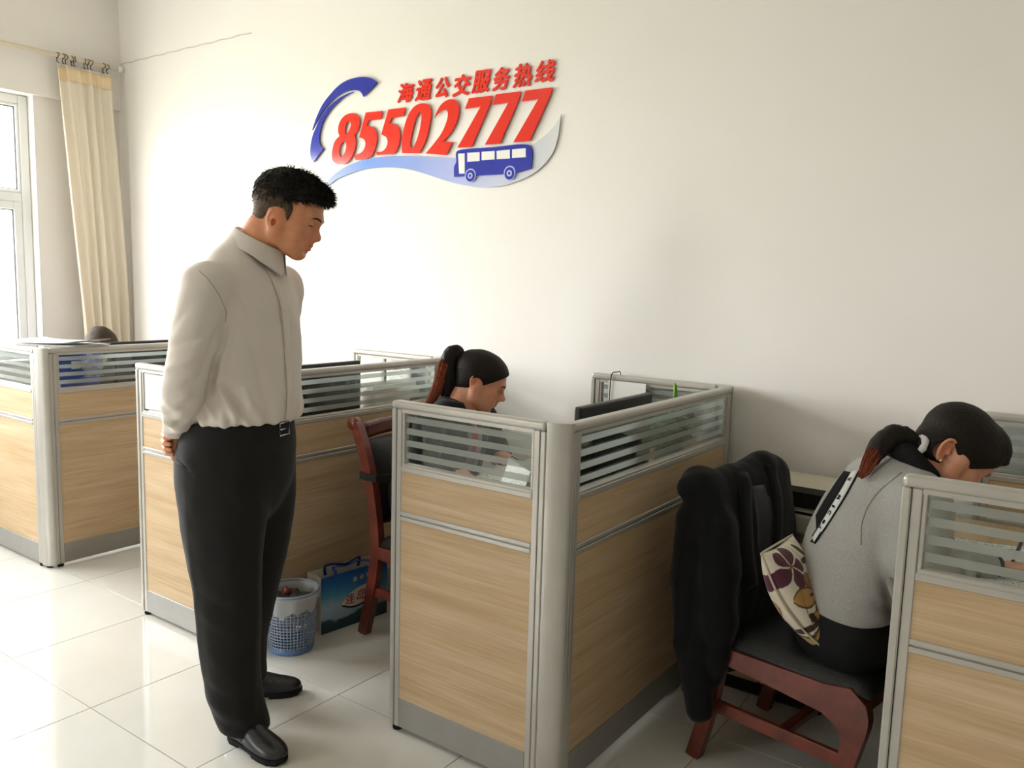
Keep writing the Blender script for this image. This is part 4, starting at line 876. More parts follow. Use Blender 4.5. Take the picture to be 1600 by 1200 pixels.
F.half(hd.w((.032,0,0)), hd.d((1,0,-.45)), .003); F.half(hd.w((-.05,0,-.044)), hd.d((.42,0,-1)), .003); F.half(hd.w((0,0,.075)), hd.d((0,0,1)), .003)
for y in (-1,1): F.cone(hd.w((-.012,y*.05,-.038)), hd.w((-.010,y*.1,-.038)), .036, .036, .004, '-')
hd.K(F, (.014,-.064,.02), (.018,-.0645,-.010), .014, .008, .006); hd.K(F, (.014,.064,.02), (.018,.0645,-.010), .014, .008, .006)
me = F.mesh('clipped_hair'); ch_ = link('clipped_hair', me, M['hair_fade'], man)

pts, nr = surf_samples(me, 1500, 6); strands('stubble', M['hair_fade'], ch_, pts, nr*.4+hd.d((-.2,0,-1)), .0065, .0008, hd.d((0,0,-1)), .2, 2, .3)['kind'] = 'stuff'
pts, nr = surf_samples(me, 900, 7, lambda V: hd.loc(V)[:,2] > .012); strands('short_strands', M['hair'], ch_, pts, nr*.35+hd.d((-.1,0,-1)), .011, .0010, hd.d((0,0,-1)), .2, 2, .25)['kind'] = 'stuff'

# ================================================================== CHAIRS
def chair(label, loc, rz):
    """red-brown wooden chair with black leather seat and back; faces +x; origin on the floor under the seat"""
    r = empty('office_chair', loc, rz, label, 'chair', 'red-brown wooden chairs with black leather')
    hw = .222
    for s in (-1, 1):
        y = s*hw
        # rear leg and back stile in one sweep, ending in a small scroll
        c = spline([(-.275,0,0),(-.235,0,.16),(-.205,0,.34),(-.205,0,.44),(-.225,0,.58),(-.262,0,.73),(-.312,0,.855),(-.333,0,.885)], 5)
        b = MB(); prof = []
        for i, p_ in enumerate(c):
            d = c[min(i+1,len(c)-1)]-c[max(i-1,0)]; d /= np.linalg.norm(d); n_ = A3(d[2],0,-d[0]); w_ = .024-.004*abs(i/len(c)-.4); prof.append((p_, n_*w_))
        poly = [(p_[0]+n_[0], p_[2]+n_[2]) for p_, n_ in prof]+[(p_[0]-n_[0], p_[2]-n_[2]) for p_, n_ in prof[::-1]]
        b.prism(poly, 'y', y-.017, y+.017); o = b.obj('back_stile', M['mahogany'], r)
        b = MB(); b.tube([(-.337,y-.0175,.885),(-.337,y+.0175,.885)], .026, 18); b.obj('scroll', M['mahogany'], o, True)
        # front leg: curved, meeting the side rail in a wide sweep
        b = MB(); outl = [tuple(q) for q in spline([A3(.245,.395,0),A3(.258,.33,0),A3(.235,.22,0),A3(.205,.10,0),A3(.198,.0,0)], 5)]
        inn = [tuple(q) for q in spline([A3(.160,.0,0),A3(.165,.10,0),A3(.185,.22,0),A3(.178,.285,0),A3(.130,.318,0)], 5)]
        poly = [(x,z) for x,z,_ in outl]+[(x,z) for x,z,_ in inn]
        top = [(-.19,.345),(-.19,.395)]
        poly = [(-.19,.395)]+[(.13,.402),(.205,.415)]+poly[1:]+[(-.05,.335),(-.19,.345)]
        b.prism(poly, 'y', y-.018, y+.018); b.obj('leg', M['mahogany'], r)
        b = MB(); b.box(-.225, .185, y-.010, y+.010, .175, .215, .003); b.obj('stretcher', M['mahogany'], r)
    b = MB(); b.box(-.01, .02, -hw+.01, hw-.01, .180, .205, .003); b.obj('cross_stretcher', M['mahogany'], r)
    b = MB(); b.box(.205, .238, -hw+.016, hw-.016, .335, .40, .006); b.obj('front_rail', M['mahogany'], r)
    b = MB(); b.box(-.225, -.195, -hw+.016, hw-.016, .335, .40, .004); b.obj('rear_rail', M['mahogany'], r)
    b = MB(); b.grid(12, 5, lambda u, v: (-.318-.012*math.sin(PI*u), -hw+.016+(2*hw-.032)*u, .818+.062*v+.012*math.sin(PI*u))); o = b.obj('top_rail', M['mahogany'], r, True); solid(o, .026)
    def seat_pt(u, v):
        a = (u-.5)*2; c_ = (v-.5)*2; e_ = (1-abs(a)**5)*(1-abs(c_)**5)
        return (-.195+.455*(a*.5+.5), (hw+.012)*c_, .408+.045*max(e_,0)**.5)
    b = MB(); b.grid(25, 25, seat_pt); b.box(-.193, .257, -hw-.010, hw+.010, .395, .410, .006); se = b.obj('seat', M['leather'], r, True)
    b = MB(); b.grid(14, 14, lambda u, v: (-.232-.075*u**1.3+.030*(1-(2*u-1)**4)*(1-(2*v-1)**4), (2*v-1)*(hw-.020),   .475+.340*u)); o = b.obj('backrest', M['leather'], r, True); solid(o, .028)
    return r
ch1 = chair('red-brown chair with a mesh lumbar cushion strapped on, behind the black jacketed woman', (-2.12, 2.56, 0), 0)
ch0 = chair('red-brown chair with a black jacket hung over it', (-.615, 2.525, 0), math.radians(-10))
# lumbar support strapped to the first chair
lum = empty('lumbar_cushion', (-2.12, 2.56, 0), 0, 'grey mesh lumbar cushion strapped to the chair back with black elastic', 'cushion')
M['mesh'] = mat('grey_mesh_cloth', '6f7072', .8, '8a8b8c', (400,400,400), 2, bump=.6, bscale=(500,500,500))
M['strap'] = mat('black_elastic', '121212', .85, '1b1b1b', (200,200,200), 2)
b = MB(); b.grid(16, 12, lambda u, v: (-.135-.055*math.sin(PI*u)+.0*v, -.165+.33*v, .50+.235*u-.02*(2*v-1)**2)); o = b.obj('mesh_back', M['mesh'], lum, True); solid(o, .012)
b = MB(); b.tube([(-.135-.055*math.sin(PI*u), -.165, .50+.235*u-.02) for u in np.linspace(0,1,12)], .009, 8); b.obj('frame_wire', M['strap'], lum, True)
b = MB()
rg = [(-.19,-.245),(-.24,-.252),(-.285,-.242),(-.292,-.1),(-.292,.1),(-.285,.242),(-.24,.252),(-.19,.245),(-.155,.15),(-.15,0),(-.155,-.15)]
b.grid(11, 2, lambda u, v: (rg[int(round(u*11))%11][0], rg[int(round(u*11))%11][1], .665+.028*v), wrap_u=True); o = b.obj('strap', M['strap'], lum); solid(o, .004)

# ================================================================== SEATED PEOPLE
def ponytail(parent, dark, red, n=260, seed=5, rs=.0016):
    """a tied bundle: soft core tubes plus loose strands"""
    allp = np.array([d[0] for d in dark+red]); F = Field(allp.min(0)-.06, allp.max(0)+.06, .0042)
    for P in (dark,): F.tube([(p_, (0,1,0), w_*.85, w_) for p_, w_ in P], 4, .008)
    me = F.mesh('ponytail', 1, lambda V, nr: .0018*wav(V*A3(1,1,.15), seed, 60)); po = link('ponytail', me, M['hair'], parent)
    rr = np.random.RandomState(seed)
    def loose(name, P, m, cnt, par):
        C_ = np.array(spline([p_ for p_, _ in P], 4)); W_ = np.array(spline([(w_,0,0) for _, w_ in P], 4))[:,0]; V = []; Fc = []
        for _ in range(cnt):
            a = rr.rand()*2*PI; q = math.sqrt(rr.rand())*.96+.05; n0 = rr.randint(0, len(C_)//3); n1 = len(C_)-rr.randint(0, 3); b0 = len(V)
            for i in range(n0, n1):
                d = C_[min(i+1,len(C_)-1)]-C_[max(i-1,0)]; d /= np.linalg.norm(d); u = np.cross(d, (0,1,0)); u /= np.linalg.norm(u); a2 = a+.03*(i-n0)*((_%3)-1)
                c_ = C_[i]+(u*math.cos(a2)+A3(0,.85,0)*math.sin(a2))*W_[i]*q
                k = rs*(1-.75*max(0, (i-n0)/(n1-n0)-.55)/.45)
                V += [tuple(c_+u*k), tuple(c_+A3(0,k,0)), tuple(c_-(u+A3(0,1,0))*k*.7)]
            for i in range(n1-n0-1):
                for j in range(3): Fc.append((b0+i*3+j, b0+i*3+(j+1)%3, b0+i*3+3+(j+1)%3, b0+i*3+3+j))
        me = bpy.data.meshes.new(name); me.from_pydata(V, [], Fc); o = link(name, me, m, par, True); o['kind'] = 'stuff'; return o
    loose('dark_strands', dark, M['hair'], n, po); loose('reddish_strands', red, M['hair_red'], n, po); return po
def hair_cap(parent, hd, m, extra=.006, line=((.092,0,.066),(.60,0,-.80)), step=.0034, seed=4, back=None, nape=-.075):
    lo, hi = hd.c-.19*hd.S, hd.c+.19*hd.S; F = Field(lo, hi, step); e_ = extra
    hd.E(F, (-.016,0,.036), (.098+e_,.075+e_,.083+e_), .012); hd.E(F, (.030,0,.034), (.060+e_,.063+e_,.061+e_), .03); hd.E(F, (-.055,0,-.025), (.045,.052,.055), .03)
    hd.E(F, (-.005,0,-.006), (.072,.0705,.056), .02)
    if back: 
        for p_, r_ in back: hd.E(F, p_, r_, .02)
    F.half(hd.w(line[0]), hd.d(line[1]), .005); F.half(hd.w((0,0,nape)), hd.d((0,0,-1)), .006)
    for y in (-1,1): F.cone(hd.w((-.018+hd.eo[0],y*.045,-.010+hd.eo[1])), hd.w((-.018+hd.eo[0],y*.12,-.010+hd.eo[1])), .026*hd.S, .026*hd.S, .004, '-')
    tip = hd.w((-.09,0,-.01)); R = hd.R
    def comb(V, nr):
        q = hd.loc(V); a = np.arctan2(q[:,1], q[:,2]-.0); return .0004*np.sin(a*46+q[:,0]*30+2*wav(V,seed+3,9))+.0004*np.sin(a*97+q[:,0]*50+2*wav(V,seed+4,12))+.0012*wav(V, seed, 16)
    me = F.mesh('hair', 1, comb); return link('hair', me, m, parent)

# ---------------- woman in the black jacket, central desk
w1 = person('woman in a black jacket with reddish ponytail, reading at the central desk', (-2.0, 2.5, 0))
h1 = Head((.056,.02,1.087), math.radians(22), 0, 0, .97, True)
BF, BR = A3(.8127,-.5827,0), A3(-.5827,-.8127,0)
F = Field((-.42,-.36,.02), (.62,.42,1.26), .010, [((-.06,-.09,.95),(.19,.13,1.23),.0033), ((-.02,-.24,.70),(.22,.22,.83),.0042)])
h1.carve(F)
F.tube([((-.030,.02,.965), BR, .055, .050), ((-.012,.02,1.02), BR, .046, .046), ((.020,.02,1.075), BR, .045, .047)], 4, .02)
F.tube([((-.14,.10,.48), BR, .15, .11), ((-.10,.06,.65), BR, .13, .09), ((-.05,.03,.84), BR, .14, .09), ((-.035,.02,.94), BR, .11, .06)], 3, .03)
aR = [(-.135,-.105,.925), (-.150,-.165,.80), (-.125,-.205,.745), (-.060,-.190,.760)]; aL = [(.055,.150,.925), (.105,.195,.80), (.135,.205,.760), (.135,.160,.772)]
F.chain(aR, [.042,.036,.032,.024], .02); F.chain(aL, [.042,.036,.032,.024], .02)
hand(F, (-.058,-.189,.760), (.92,.32,-.05), (0,.10,1), 1, (.5,.6,.7,.8), .5, .90); hand(F, (.136,.158,.772), (.35,-.90,-.05), (.1,0,1), -1, (.3,.35,.4,.5), .4, .88)
for s_ in (-1,1):
    hp = A3(-.14,.10,.48)+BR*.085*-s_; kn = hp+BF*.40+A3(0,0,.0); F.chain([hp, kn, kn+A3(0,0,-.40)-BF*.02], [.075,.055,.04], .03)
me = F.mesh('body'); h1.tint(me, None); link('body', me, M['skin_fair'], w1); h1.face_bits(w1)
M['jacket'] = mat('black_suit_cloth', '17181a', .8, '1e1f21', (300,300,300), 3, bump=.25, bscale=(500,500,500), spec=.2, sheen=.15)
F = Field((-.40,-.34,.40), (.30,.36,1.08), .0065)
F.tube([((-.145,.105,.46), BR, .180, .135), ((-.115,.075,.60), BR, .160, .120), ((-.080,.050,.75), BR, .165, .122), ((-.052,.030,.87), BR, .172, .116), ((-.045,.022,.945), BR, .150, .085), ((-.032,.020,.99), BR, .085, .062), ((-.022,.020,1.012), BR, .058, .052)], 4, .01)
for P in (aR, aL): F.chain(P, [.066,.056,.049,.038], .010)
F.half((-.02,.02,1.016), (.25,-.1,1), .006)
b_ = BF*.12+A3(-.03,.02,.93); F.cone(A3(-.03,.02,1.03)+BF*.05, A3(-.05,.03,.88)+BF*.135, .040, .012, .006, '-')
def jw(V, nr): return .003*wav(V, 31, 6)+.0015*wav(V, 32, 15)
me = F.mesh('jacket', 1, jw); jk = link('jacket', me, M['jacket'], w1); t1 = bvh(me)
b = MB(); b.grid(31, 5, lambda u, v: tuple(A3(-.022,.02,1.000)+(BF*-math.cos((u-.5)*4.9)+BR*math.sin((u-.5)*4.9))*(.052+.016*v+.004*math.sin(v*PI))+A3(0,0,.034-.045*v-.020*abs(u-.5)*2))); o = b.obj('collar', M['jacket'], jk, True); solid(o, .004)
M['red_cloth'] = mat('red_neckwear', 'a8202c', .6, '8f1a26', (120,120,120), 3, sheen=.2); M['blouse'] = mat('grey_blouse', '77787b', .8, '838487', (200,200,200), 2)
for nm, mm, zz, wd, lf, sh in (('blouse', M['blouse'], (1.0,.74), .085, .001, 0), ('neck_scarf', M['red_cloth'], (.985,.80), .034, .006, 0)):
    P = []; Nn = []
    for z in np.linspace(zz[0], zz[1], 16):
        h, n = hit(t1, A3(-.045,.03,z)+BF*.5+BR*.01, -BF)
        if h is not None: P.append(h); Nn.append(BF)
    if len(P) > 3: strip(nm, mm, jk, P, Nn, wd, lf)
M['trousers_w'] = mat('black_trousers', '141416', .8, '1a1a1c', (200,200,200), 3, spec=.2)
F = Field((-.42,-.30,.02), (.62,.42,.66), .009)
F.tube([((-.14,.10,.45), BR, .165, .12), ((-.13,.09,.56), BR, .155, .115)], 3, .02)
for s_ in (-1,1):
    hp = A3(-.14,.10,.485)+BR*.085*-s_; kn = hp+BF*.40; F.chain([hp, kn, kn+A3(0,0,-.36)-BF*.02], [.088,.070,.055], .03)
me = F.mesh('trousers'); link('trousers', me, M['trousers_w'], w1)
for s_ in (-1,1):
    kn = A3(-.14,.10,0)+BR*.085*-s_+BF*.38; shoe(w1, tuple(kn-BF*.07), tuple(kn+BF*.165), M['shoe'], M['rubber'])
hair1 = hair_cap(w1, h1, M['hair'], .007, back=[((-.085,0,.045),(.035,.045,.05))], line=((.096,0,.070),(.66,0,-.75)))
py = .02
ponytail(w1, [((-.030,py,1.185),.017),((-.046,py,1.204),.024),((-.068,py,1.185),.031),((-.078,py,1.135),.033),((-.074,py,1.080),.030),((-.080,py,1.03),.022),((-.09,py,.985),.010)],
         [((-.074,py-.01,1.176),.012),((-.088,py-.012,1.155),.024),((-.102,py-.014,1.105),.024),((-.116,py-.016,1.060),.022),((-.138,py-.016,1.015),.017),((-.164,py-.016,.980),.007)], 300, 5)
b = MB(); b.tube([tuple(A3(-.026,py,1.180)+A3(.012,0,.014)*math.cos(a)*1.3+A3(0,.020,0)*math.sin(a)+A3(-.010,0,.006)*0) for a in np.linspace(0, 2*PI, 17)[:-1]], .006, 8, closed=True); b.obj('hair_tie', M['strap'], w1, True)
b = MB()
for q in ((-.022,-.004,1.186),(-.019,-.006,1.172)): b.lathe([(.0005,-.004),(.0035,-.002),(.0035,.002),(.0005,.004)], q, 8)
b.obj('hair_tie_beads', M['steel'], w1, True)

# ---------------- woman in the grey sweater, right-hand desk
w0 = person('woman in a grey sweater bent low over the right-hand desk, dark ponytail', (-.55, 2.42, 0))
h0 = Head((.293,-.02,1.038), math.radians(44), 0, 0, 1.07, True, (-.034,-.020))
TIE = A3(.184,-.035,1.056)
SY = A3(0,1,0)
F = Field((-.30,-.36,.02), (.66,.34,1.22), .010, [((.16,-.14,.87),(.46,.10,1.18),.0034), ((.28,-.26,.69),(.56,.02,.83),.0042)])
h0.carve(F)
F.tube([((.165,-.01,.97), SY, .060, .055), ((.205,-.015,1.0), SY, .050, .052), ((.255,-.02,1.035), SY, .048, .052)], 4, .02)
F.tube([((.035,0,.50), SY, .16, .11), ((.045,0,.68), SY, .14, .09), ((.10,0,.86), SY, .15, .09), ((.16,-.01,.96), SY, .11, .06)], 3, .03)
a0R = [(.135,-.165,.905), (.110,-.215,.79), (.130,-.225,.765), (.318,-.195,.772)]; a0L = [(.145,.150,.905), (.20,.20,.80), (.225,.175,.775), (.275,-.040,.778)]
F.chain(a0R, [.045,.038,.034,.025], .02); F.chain(a0L, [.045,.038,.034,.025], .02)
hand(F, (.320,-.195,.772), (.96,.02,-.06), (.05,.25,1), 1, (.6,.7,.8,.85), .7, .95); hand(F, (.277,-.044,.778), (.55,-.8,-.08), (0,0,1), -1, (.3,.35,.4,.5), .4, .92)
for s_ in (-1,1): F.chain([(.03,.09*s_,.52), (.42,.10*s_,.52), (.40,.10*s_,.09)], [.08,.058,.042], .03)
me = F.mesh('body'); h0.tint(me, None); link('body', me, M['skin_fair'], w0); h0.face_bits(w0)
M['knit'] = mat('heather_grey_knit', 'b4b1ac', .92, '94918d', (420,420,420), 3, bump=.8, bscale=(420,420,420), spec=.1, sheen=.3, lo=.3, hi=.7)
M['knit_black'] = mat('black_jersey', '19191a', .9, '202021', (300,300,300), 3, bump=.3, bscale=(400,400,400), spec=.15)
F = Field((-.20,-.34,.52), (.50,.34,1.10), .006)
F.tube([((.030,0,.585), SY, .185, .122), ((.034,0,.66), SY, .195, .128), ((.052,0,.755), SY, .195, .128), ((.098,0,.855), SY, .195, .124), ((.142,-.005,.935), SY, .165, .098), ((.166,-.01,.968), SY, .105, .070), ((.182,-.012,.985), SY, .068, .052)], 4, .01)
F.half((.05,0,.583), (.10,0,-1), .014)
F.chain(a0R[:2], [.088,.078], .03); F.chain(a0R[1:3], [.078,.070], .012); F.chain([a0R[2], (.235,-.208,.782), (.290,-.199,.775)], [.068,.056,.048], .010)
F.chain(a0L[:3], [.082,.072,.064], .02); F.chain([a0L[2], (.262,.02,.785)], [.062,.048], .01)
kf = [((.02,-.20,.80),(.09,-.20,.62),.02,-0.0160), ((.06,-.20,.72),(.14,-.17,.60),.018,0.0144), ((-.04,-.17,.70),(.10,-.18,.62),.018,-0.0128), ((.08,-.27,.86),(.20,-.25,.80),.016,-0.0112), ((.06,-.28,.80),(.19,-.27,.74),.014,0.0112), ((.20,-.26,.80),(.22,-.25,.72),.012,-0.0192), ((.245,-.25,.80),(.265,-.24,.73),.011,-0.0192), ((.225,-.26,.80),(.24,-.25,.73),.010,0.0128), ((.0,-.2,.90),(.08,-.22,.74),.016,-0.0096)]
def kw(V, nr):
    o = .003*wav(V, 41, 5)+.001*wav(V, 42, 15)
    for f in kf: o = o+ridge(V, *f)
    return o
me = F.mesh('sweater', 1, kw); sw = link('sweater', me, M['knit'], w0); t0 = bvh(me)
CAMD = A3(.36,.88,-.26); CAMD /= np.linalg.norm(CAMD)
def on_side(x, z):
    return hit(t0, A3(x,0,z)-CAMD*.6, CAMD)
def seam(name, pts, m, parent, r=.0014):
    P = []
    for x, z in [tuple(q[:2]) for q in spline([A3(a,b__,0) for a, b__ in pts], 5)]:
        h, n = on_side(x, z)
        if h is not None: P.append(h+n*.0006)
    if len(P) > 3: b = MB(); b.tube(P, r, 5); b.obj(name, m, parent, True)
M['seam_k'] = mat('dark_knit_seam', '8d8a86', .95, '82807b', (300,300,300), 2)
seam('sleeve_seam', [(.150,.965),(.085,.90),(.055,.83),(.055,.76)], M['seam_k'], sw)
# printed tape down the back of the raglan, black panel beyond it
tape = [(.028,.972),(.004,.918),(-.022,.866),(-.050,.812),(-.074,.768)]
P = []; Nn = []
for x, z in [tuple(q[:2]) for q in spline([A3(a,c,0) for a, c in tape], 6)]:
    h, n = on_side(x, z)
    for e_ in (.006,.012,.018,.024,.03):
        if h is None or abs(n@CAMD) < .18: h, n = on_side(x+e_, z)
    if h is not None: P.append(h); Nn.append(n)
for k in range(2):
    for i in range(1,len(P)-1): P[i] = (P[i-1]+P[i]*2+P[i+1])/4; Nn[i] = (Nn[i-1]+Nn[i]*2+Nn[i+1])/4
M['tape'] = mat('white_printed_tape', 'dcdbd8', .8, 'd2d1ce', (200,200,200), 2)
Nn = [n/np.linalg.norm(n) for n in Nn]
tp = strip('printed_tape', M['tape'], sw, P, Nn, .030, .0030)
def side_of(i):
    d = P[min(i+1,len(P)-1)]-P[max(i-1,0)]; d /= np.linalg.norm(d); s_ = np.cross(Nn[i], d); return d, s_/np.linalg.norm(s_)
for sg, rad in ((-1,.0022),(1,.0022)):
    b = MB(); b.tube([P[i]+side_of(i)[1]*.0165*sg+Nn[i]*.0025 for i in range(len(P))], rad, 6); b.obj('piping', M['knit_black'], sw, True)
for ch, t in (('M',.40),('I',.50),('C',.60),('\u2022',.71),('Y',.82),('W',.13)):
    i = min(int(t*(len(P)-1)), len(P)-1); d, s_ = side_of(i); n = Nn[i]; me, co = glyph(ch, .02)
    hgt = .013 if ch != '\u2022' else .010; wd = .013 if ch not in 'I' else .006
    for v, c_ in zip(me.vertices, co): v.co = Vector(P[i]+d*(.5-c_[0])*wd*-1+s_*(c_[1]-.5)*hgt*(1 if s_[0] > 0 else -1)+n*(.0064+.0008*c_[2]))
    link('letter', me, M['rubber'], tp)
b = MB(); P2 = []
def back_panel(u, v):
    i = min(int(u*(len(P)-1)), len(P)-1); d, s_ = side_of(i); sg = -1 if s_[0] > 0 else 1
    q = P[i]+s_*sg*(.015+.016*v)+A3(0,.35*v,0)*.12; h, n = hit(t0, q+A3(-.5,0,0), (1,0,0))
    return tuple((h+n*.003) if h is not None else q)
b.grid(20, 6, back_panel); o = b.obj('black_back_panel', M['knit_black'], sw, True); solid(o, .002)
# dark hood collar, cuffs
F = Field((.04,-.20,.86), (.34,.18,1.12), .005)
ra_ = [A3(.172,-.012,.985)+A3(.80,0,-.60)*.064*math.cos(a)+A3(0,1,0)*.078*math.sin(a)+A3(.60,0,.80)*(.012-.012*math.cos(a)) for a in np.linspace(0, 2*PI, 25)]
F.chain(ra_, [.027+.007*math.cos(a+PI) for a in np.linspace(0, 2*PI, 25)], .008)
me = F.mesh('hood', 1, lambda V, nr: .003*wav(V, 43, 14)); link('hood', me, M['knit_black'], w0)
F = Field((.20,-.30,.70), (.40,.06,.84), .0045); F.chain([(.288,-.199,.775),(.318,-.196,.773)], [.040,.036], .004); F.chain([(.262,.02,.785),(.275,-.030,.780)], [.040,.036], .004); me = F.mesh('cuffs'); link('cuffs', me, M['knit_black'], w0)
F = Field((-.20,-.30,.02), (.60,.30,.70), .008)
F.tube([((.02,0,.50), SY, .170, .125), ((.03,0,.60), SY, .165, .112)], 3, .02)
for s_ in (-1,1): F.chain([(.02,.090*s_,.530), (.42,.10*s_,.525), (.40,.10*s_,.13)], [.092,.072,.055], .03)
me = F.mesh('trousers', 1, lambda V, nr: .002*wav(V, 44, 8)); link('trousers', me, M['trousers_w'], w0)
for s_ in (-1,1): shoe(w0, (.335,.10*s_,0), (.575,.115*s_,0), M['shoe'], M['rubber'])
hair0 = hair_cap(w0, h0, M['hair'], .008, back=[(tuple(h0.loc(TIE)*.86),(.034,.034,.034)), (tuple(h0.loc(TIE)*.52+A3(0,0,.012)),(.060,.060,.058)), ((.045,0,.082),(.060,.056,.044)), ((.098,0,.058),(.026,.034,.026))], line=((.098,0,.060),(.72,0,-.70)), seed=9)
pt = [TIE, A3(.160,-.03,1.076), A3(.118,-.03,1.085), A3(.080,-.04,1.062), A3(.050,-.05,1.025), A3(.030,-.055,.985)]
ponytail(w0, list(zip(pt, (.015,.022,.029,.029,.021,.008))), [(p_+A3(-.004,-.006,.003), w_) for p_, w_ in zip(pt[3:]+[pt[5]+A3(-.010,0,-.020)], (.022,.022,.015,.006))], 260, 8)
M['scrunchie'] = mat('white_scrunchie', 'e3e1df', .9, 'cfcdcb', (200,200,200), 3, sheen=.4)
b = MB(); b.tube([tuple(TIE+A3(-.010,-.012,.004)+A3(0,1,0)*.030*math.cos(a)+A3(.50,0,.86)*.028*math.sin(a)) for a in np.linspace(0,2*PI,15)[:-1]], [.0085+.002*(k%2) for k in range(14)], 8, closed=True); b.obj('scrunchie', M['scrunchie'], w0, True)
b = MB(); c_ = h0.w((-.016+h0.eo[0],-.0765,-.036+h0.eo[1])); b.lathe([(.0004,-.0052),(.0036,-.0036),(.005,0),(.0036,.0036),(.0004,.0052)], tuple(c_), 12); b.obj('earring', mat('gold_pearl', 'e0b87a', .25, 'd4a866', (30,30,30), 1, metal=.4), w0, True)

# ---------------- person far left behind the monitor, only the crown of the head shows
w3 = person('person with dark hair bowed behind the far left monitor, only the crown visible', (-5.08, 2.62, 0))
h3 = Head((.03,.03,1.00), math.radians(48), math.radians(-25), 0, .98)
F = Field((-.30,-.32,.02), (.55,.34,1.14), .010, [((-.12,-.12,.86),(.18,.18,1.13),.0045)]); h3.carve(F)
F.tube([((-.14,.03,.46), BR, .15, .11), ((-.12,.03,.70), BR, .15, .10), ((-.09,.03,.85), BR, .13, .08), ((-.05,.03,.93), BR, .06, .055), ((.0,.03,.97), BR, .05, .05)], 3, .02)
for s_ in (-1,1):
    sh = A3(-.10,.03,.84)+BR*.16*-s_; F.chain([tuple(sh), tuple(sh+A3(.03,0,-.10)), tuple(sh+BF*.16+A3(0,0,-.085))], [.048,.042,.032], .02); hand(F, tuple(sh+BF*.16+A3(0,0,-.078)), tuple(BF), (0,0,1), s_, S=.9)
    hp = A3(-.14,.03,.48)+BR*.09*-s_; F.chain([hp, hp+BF*.38, hp+BF*.36+A3(0,0,-.40)], [.08,.055,.04], .03)
me = F.mesh('body'); h3.tint(me, None); link('body', me, M['skin_fair'], w3); h3.face_bits(w3)
F = Field((-.36,-.34,.40), (.30,.36,.98), .009); F.tube([((-.14,.03,.44), BR, .18, .135), ((-.12,.03,.70), BR, .18, .125), ((-.09,.03,.86), BR, .15, .095), ((-.06,.03,.92), BR, .075, .065)], 4, .02)
for s_ in (-1,1): sh = A3(-.10,.03,.84)+BR*.16*-s_; F.chain([tuple(sh), tuple(sh+A3(.03,0,-.10)), tuple(sh+BF*.14+A3(0,0,-.088))], [.066,.058,.044], .02)
me = F.mesh('jacket'); link('jacket', me, M['jacket'], w3)
F = Field((-.36,-.34,.02), (.55,.36,.60), .010)
for s_ in (-1,1): hp = A3(-.14,.03,.48)+BR*.09*-s_; F.chain([hp, hp+BF*.38, hp+BF*.36+A3(0,0,-.38)], [.09,.068,.054], .03)
link('trousers', F.mesh('trousers'), M['trousers_w'], w3)
M['hair_brown'] = mat('dark_brown_hair', '2a1f16', .75, '40301f', (140,140,140), 3, bump=.3, bscale=(300,300,300), spec=.3)
hair_cap(w3, h3, M['hair_brown'], .012, seed=14)
for s_ in (-1,1):
    kn = A3(-.14,.03,0)+BR*.09*-s_+BF*.36; shoe(w3, tuple(kn-BF*.07), tuple(kn+BF*.18), M['shoe'], M['rubber'])

# ================================================================== JACKET ON THE CHAIR, CUSHION
jkt = empty('suit_jacket', (ch0.location.x+.022, ch0.location.y-.004, 0), ch0.rotation_euler.z, 'black suit jacket draped over the back of the right-hand chair', 'jacket')
F = Field((-.46,-.38,.12), (-.10,.34,1.0), .0062)
F.tube([((-.316,.01,.890), SY, .215, .034), ((-.308,.01,.84), SY, .245, .062), ((-.290,.01,.72), SY, .258, .084), ((-.278,.01,.56), SY, .262, .090), ((-.280,.01,.42), SY, .262, .082), ((-.290,.01,.31), SY, .255, .072)], 4, .02)
F.chain([(-.325,-.215,.872),(-.285,-.228,.76),(-.250,-.236,.62),(-.238,-.240,.48),(-.248,-.240,.37),(-.258,-.238,.29)], [.050,.064,.066,.062,.056,.050], .03)
F.half((-.30,-.2,.262), (-.10,-.10,-1), .010)
F.chain([(-.356,-.20,.872),(-.356,-.236,.862)], [.052,.044], .02)
F.chain([(-.325,-.195,.850),(-.325,-.240,.77),(-.318,-.272,.58),(-.290,-.282,.40),(-.244,-.285,.20)], [.055,.062,.058,.054,.042], .012)
F.half((-.244,-.285,.160), (.1,0,-1), .012)
F.chain([(-.315,.205,.855),(-.320,.235,.70),(-.31,.240,.45)], [.055,.056,.046], .02)
F.chain([(-.312,.00,.885),(-.305,.09,.898),(-.302,.17,.885)], [.034,.042,.038], .02)
jf = [((-.25,-.10,.90),(-.20,-.10,.50),.012,.010), ((-.24,-.03,.90),(-.20,-.06,.55),.014,-.010), ((-.24,.06,.90),(-.20,.04,.55),.012,.010), ((-.37,-.32,.80),(-.36,-.35,.35),.010,-.008), ((-.33,-.345,.82),(-.32,-.35,.30),.010,.008), ((-.28,-.31,.78),(-.27,-.33,.35),.011,-.009), ((-.25,-.26,.84),(-.22,-.27,.45),.013,-.012), ((-.22,-.20,.84),(-.20,-.22,.5),.014,.008), ((-.36,-.20,.50),(-.36,-.24,.30),.012,.010)]
def jwarp(V, nr):
    o = .004*wav(V*A3(1,1,.4), 51, 7)+.002*wav(V*A3(1,1,.5), 52, 16)
    for f in jf: o = o+ridge(V, *f)
    return o
M['jacket2'] = mat('black_wool_suiting', '0f0f11', .88, '151517', (260,260,260), 3, bump=.3, bscale=(500,500,500), spec=.15, sheen=.08)
me = F.mesh('suit_jacket', 1, jwarp); jb = link('jacket_body', me, M['jacket2'], jkt); tj = bvh(me)
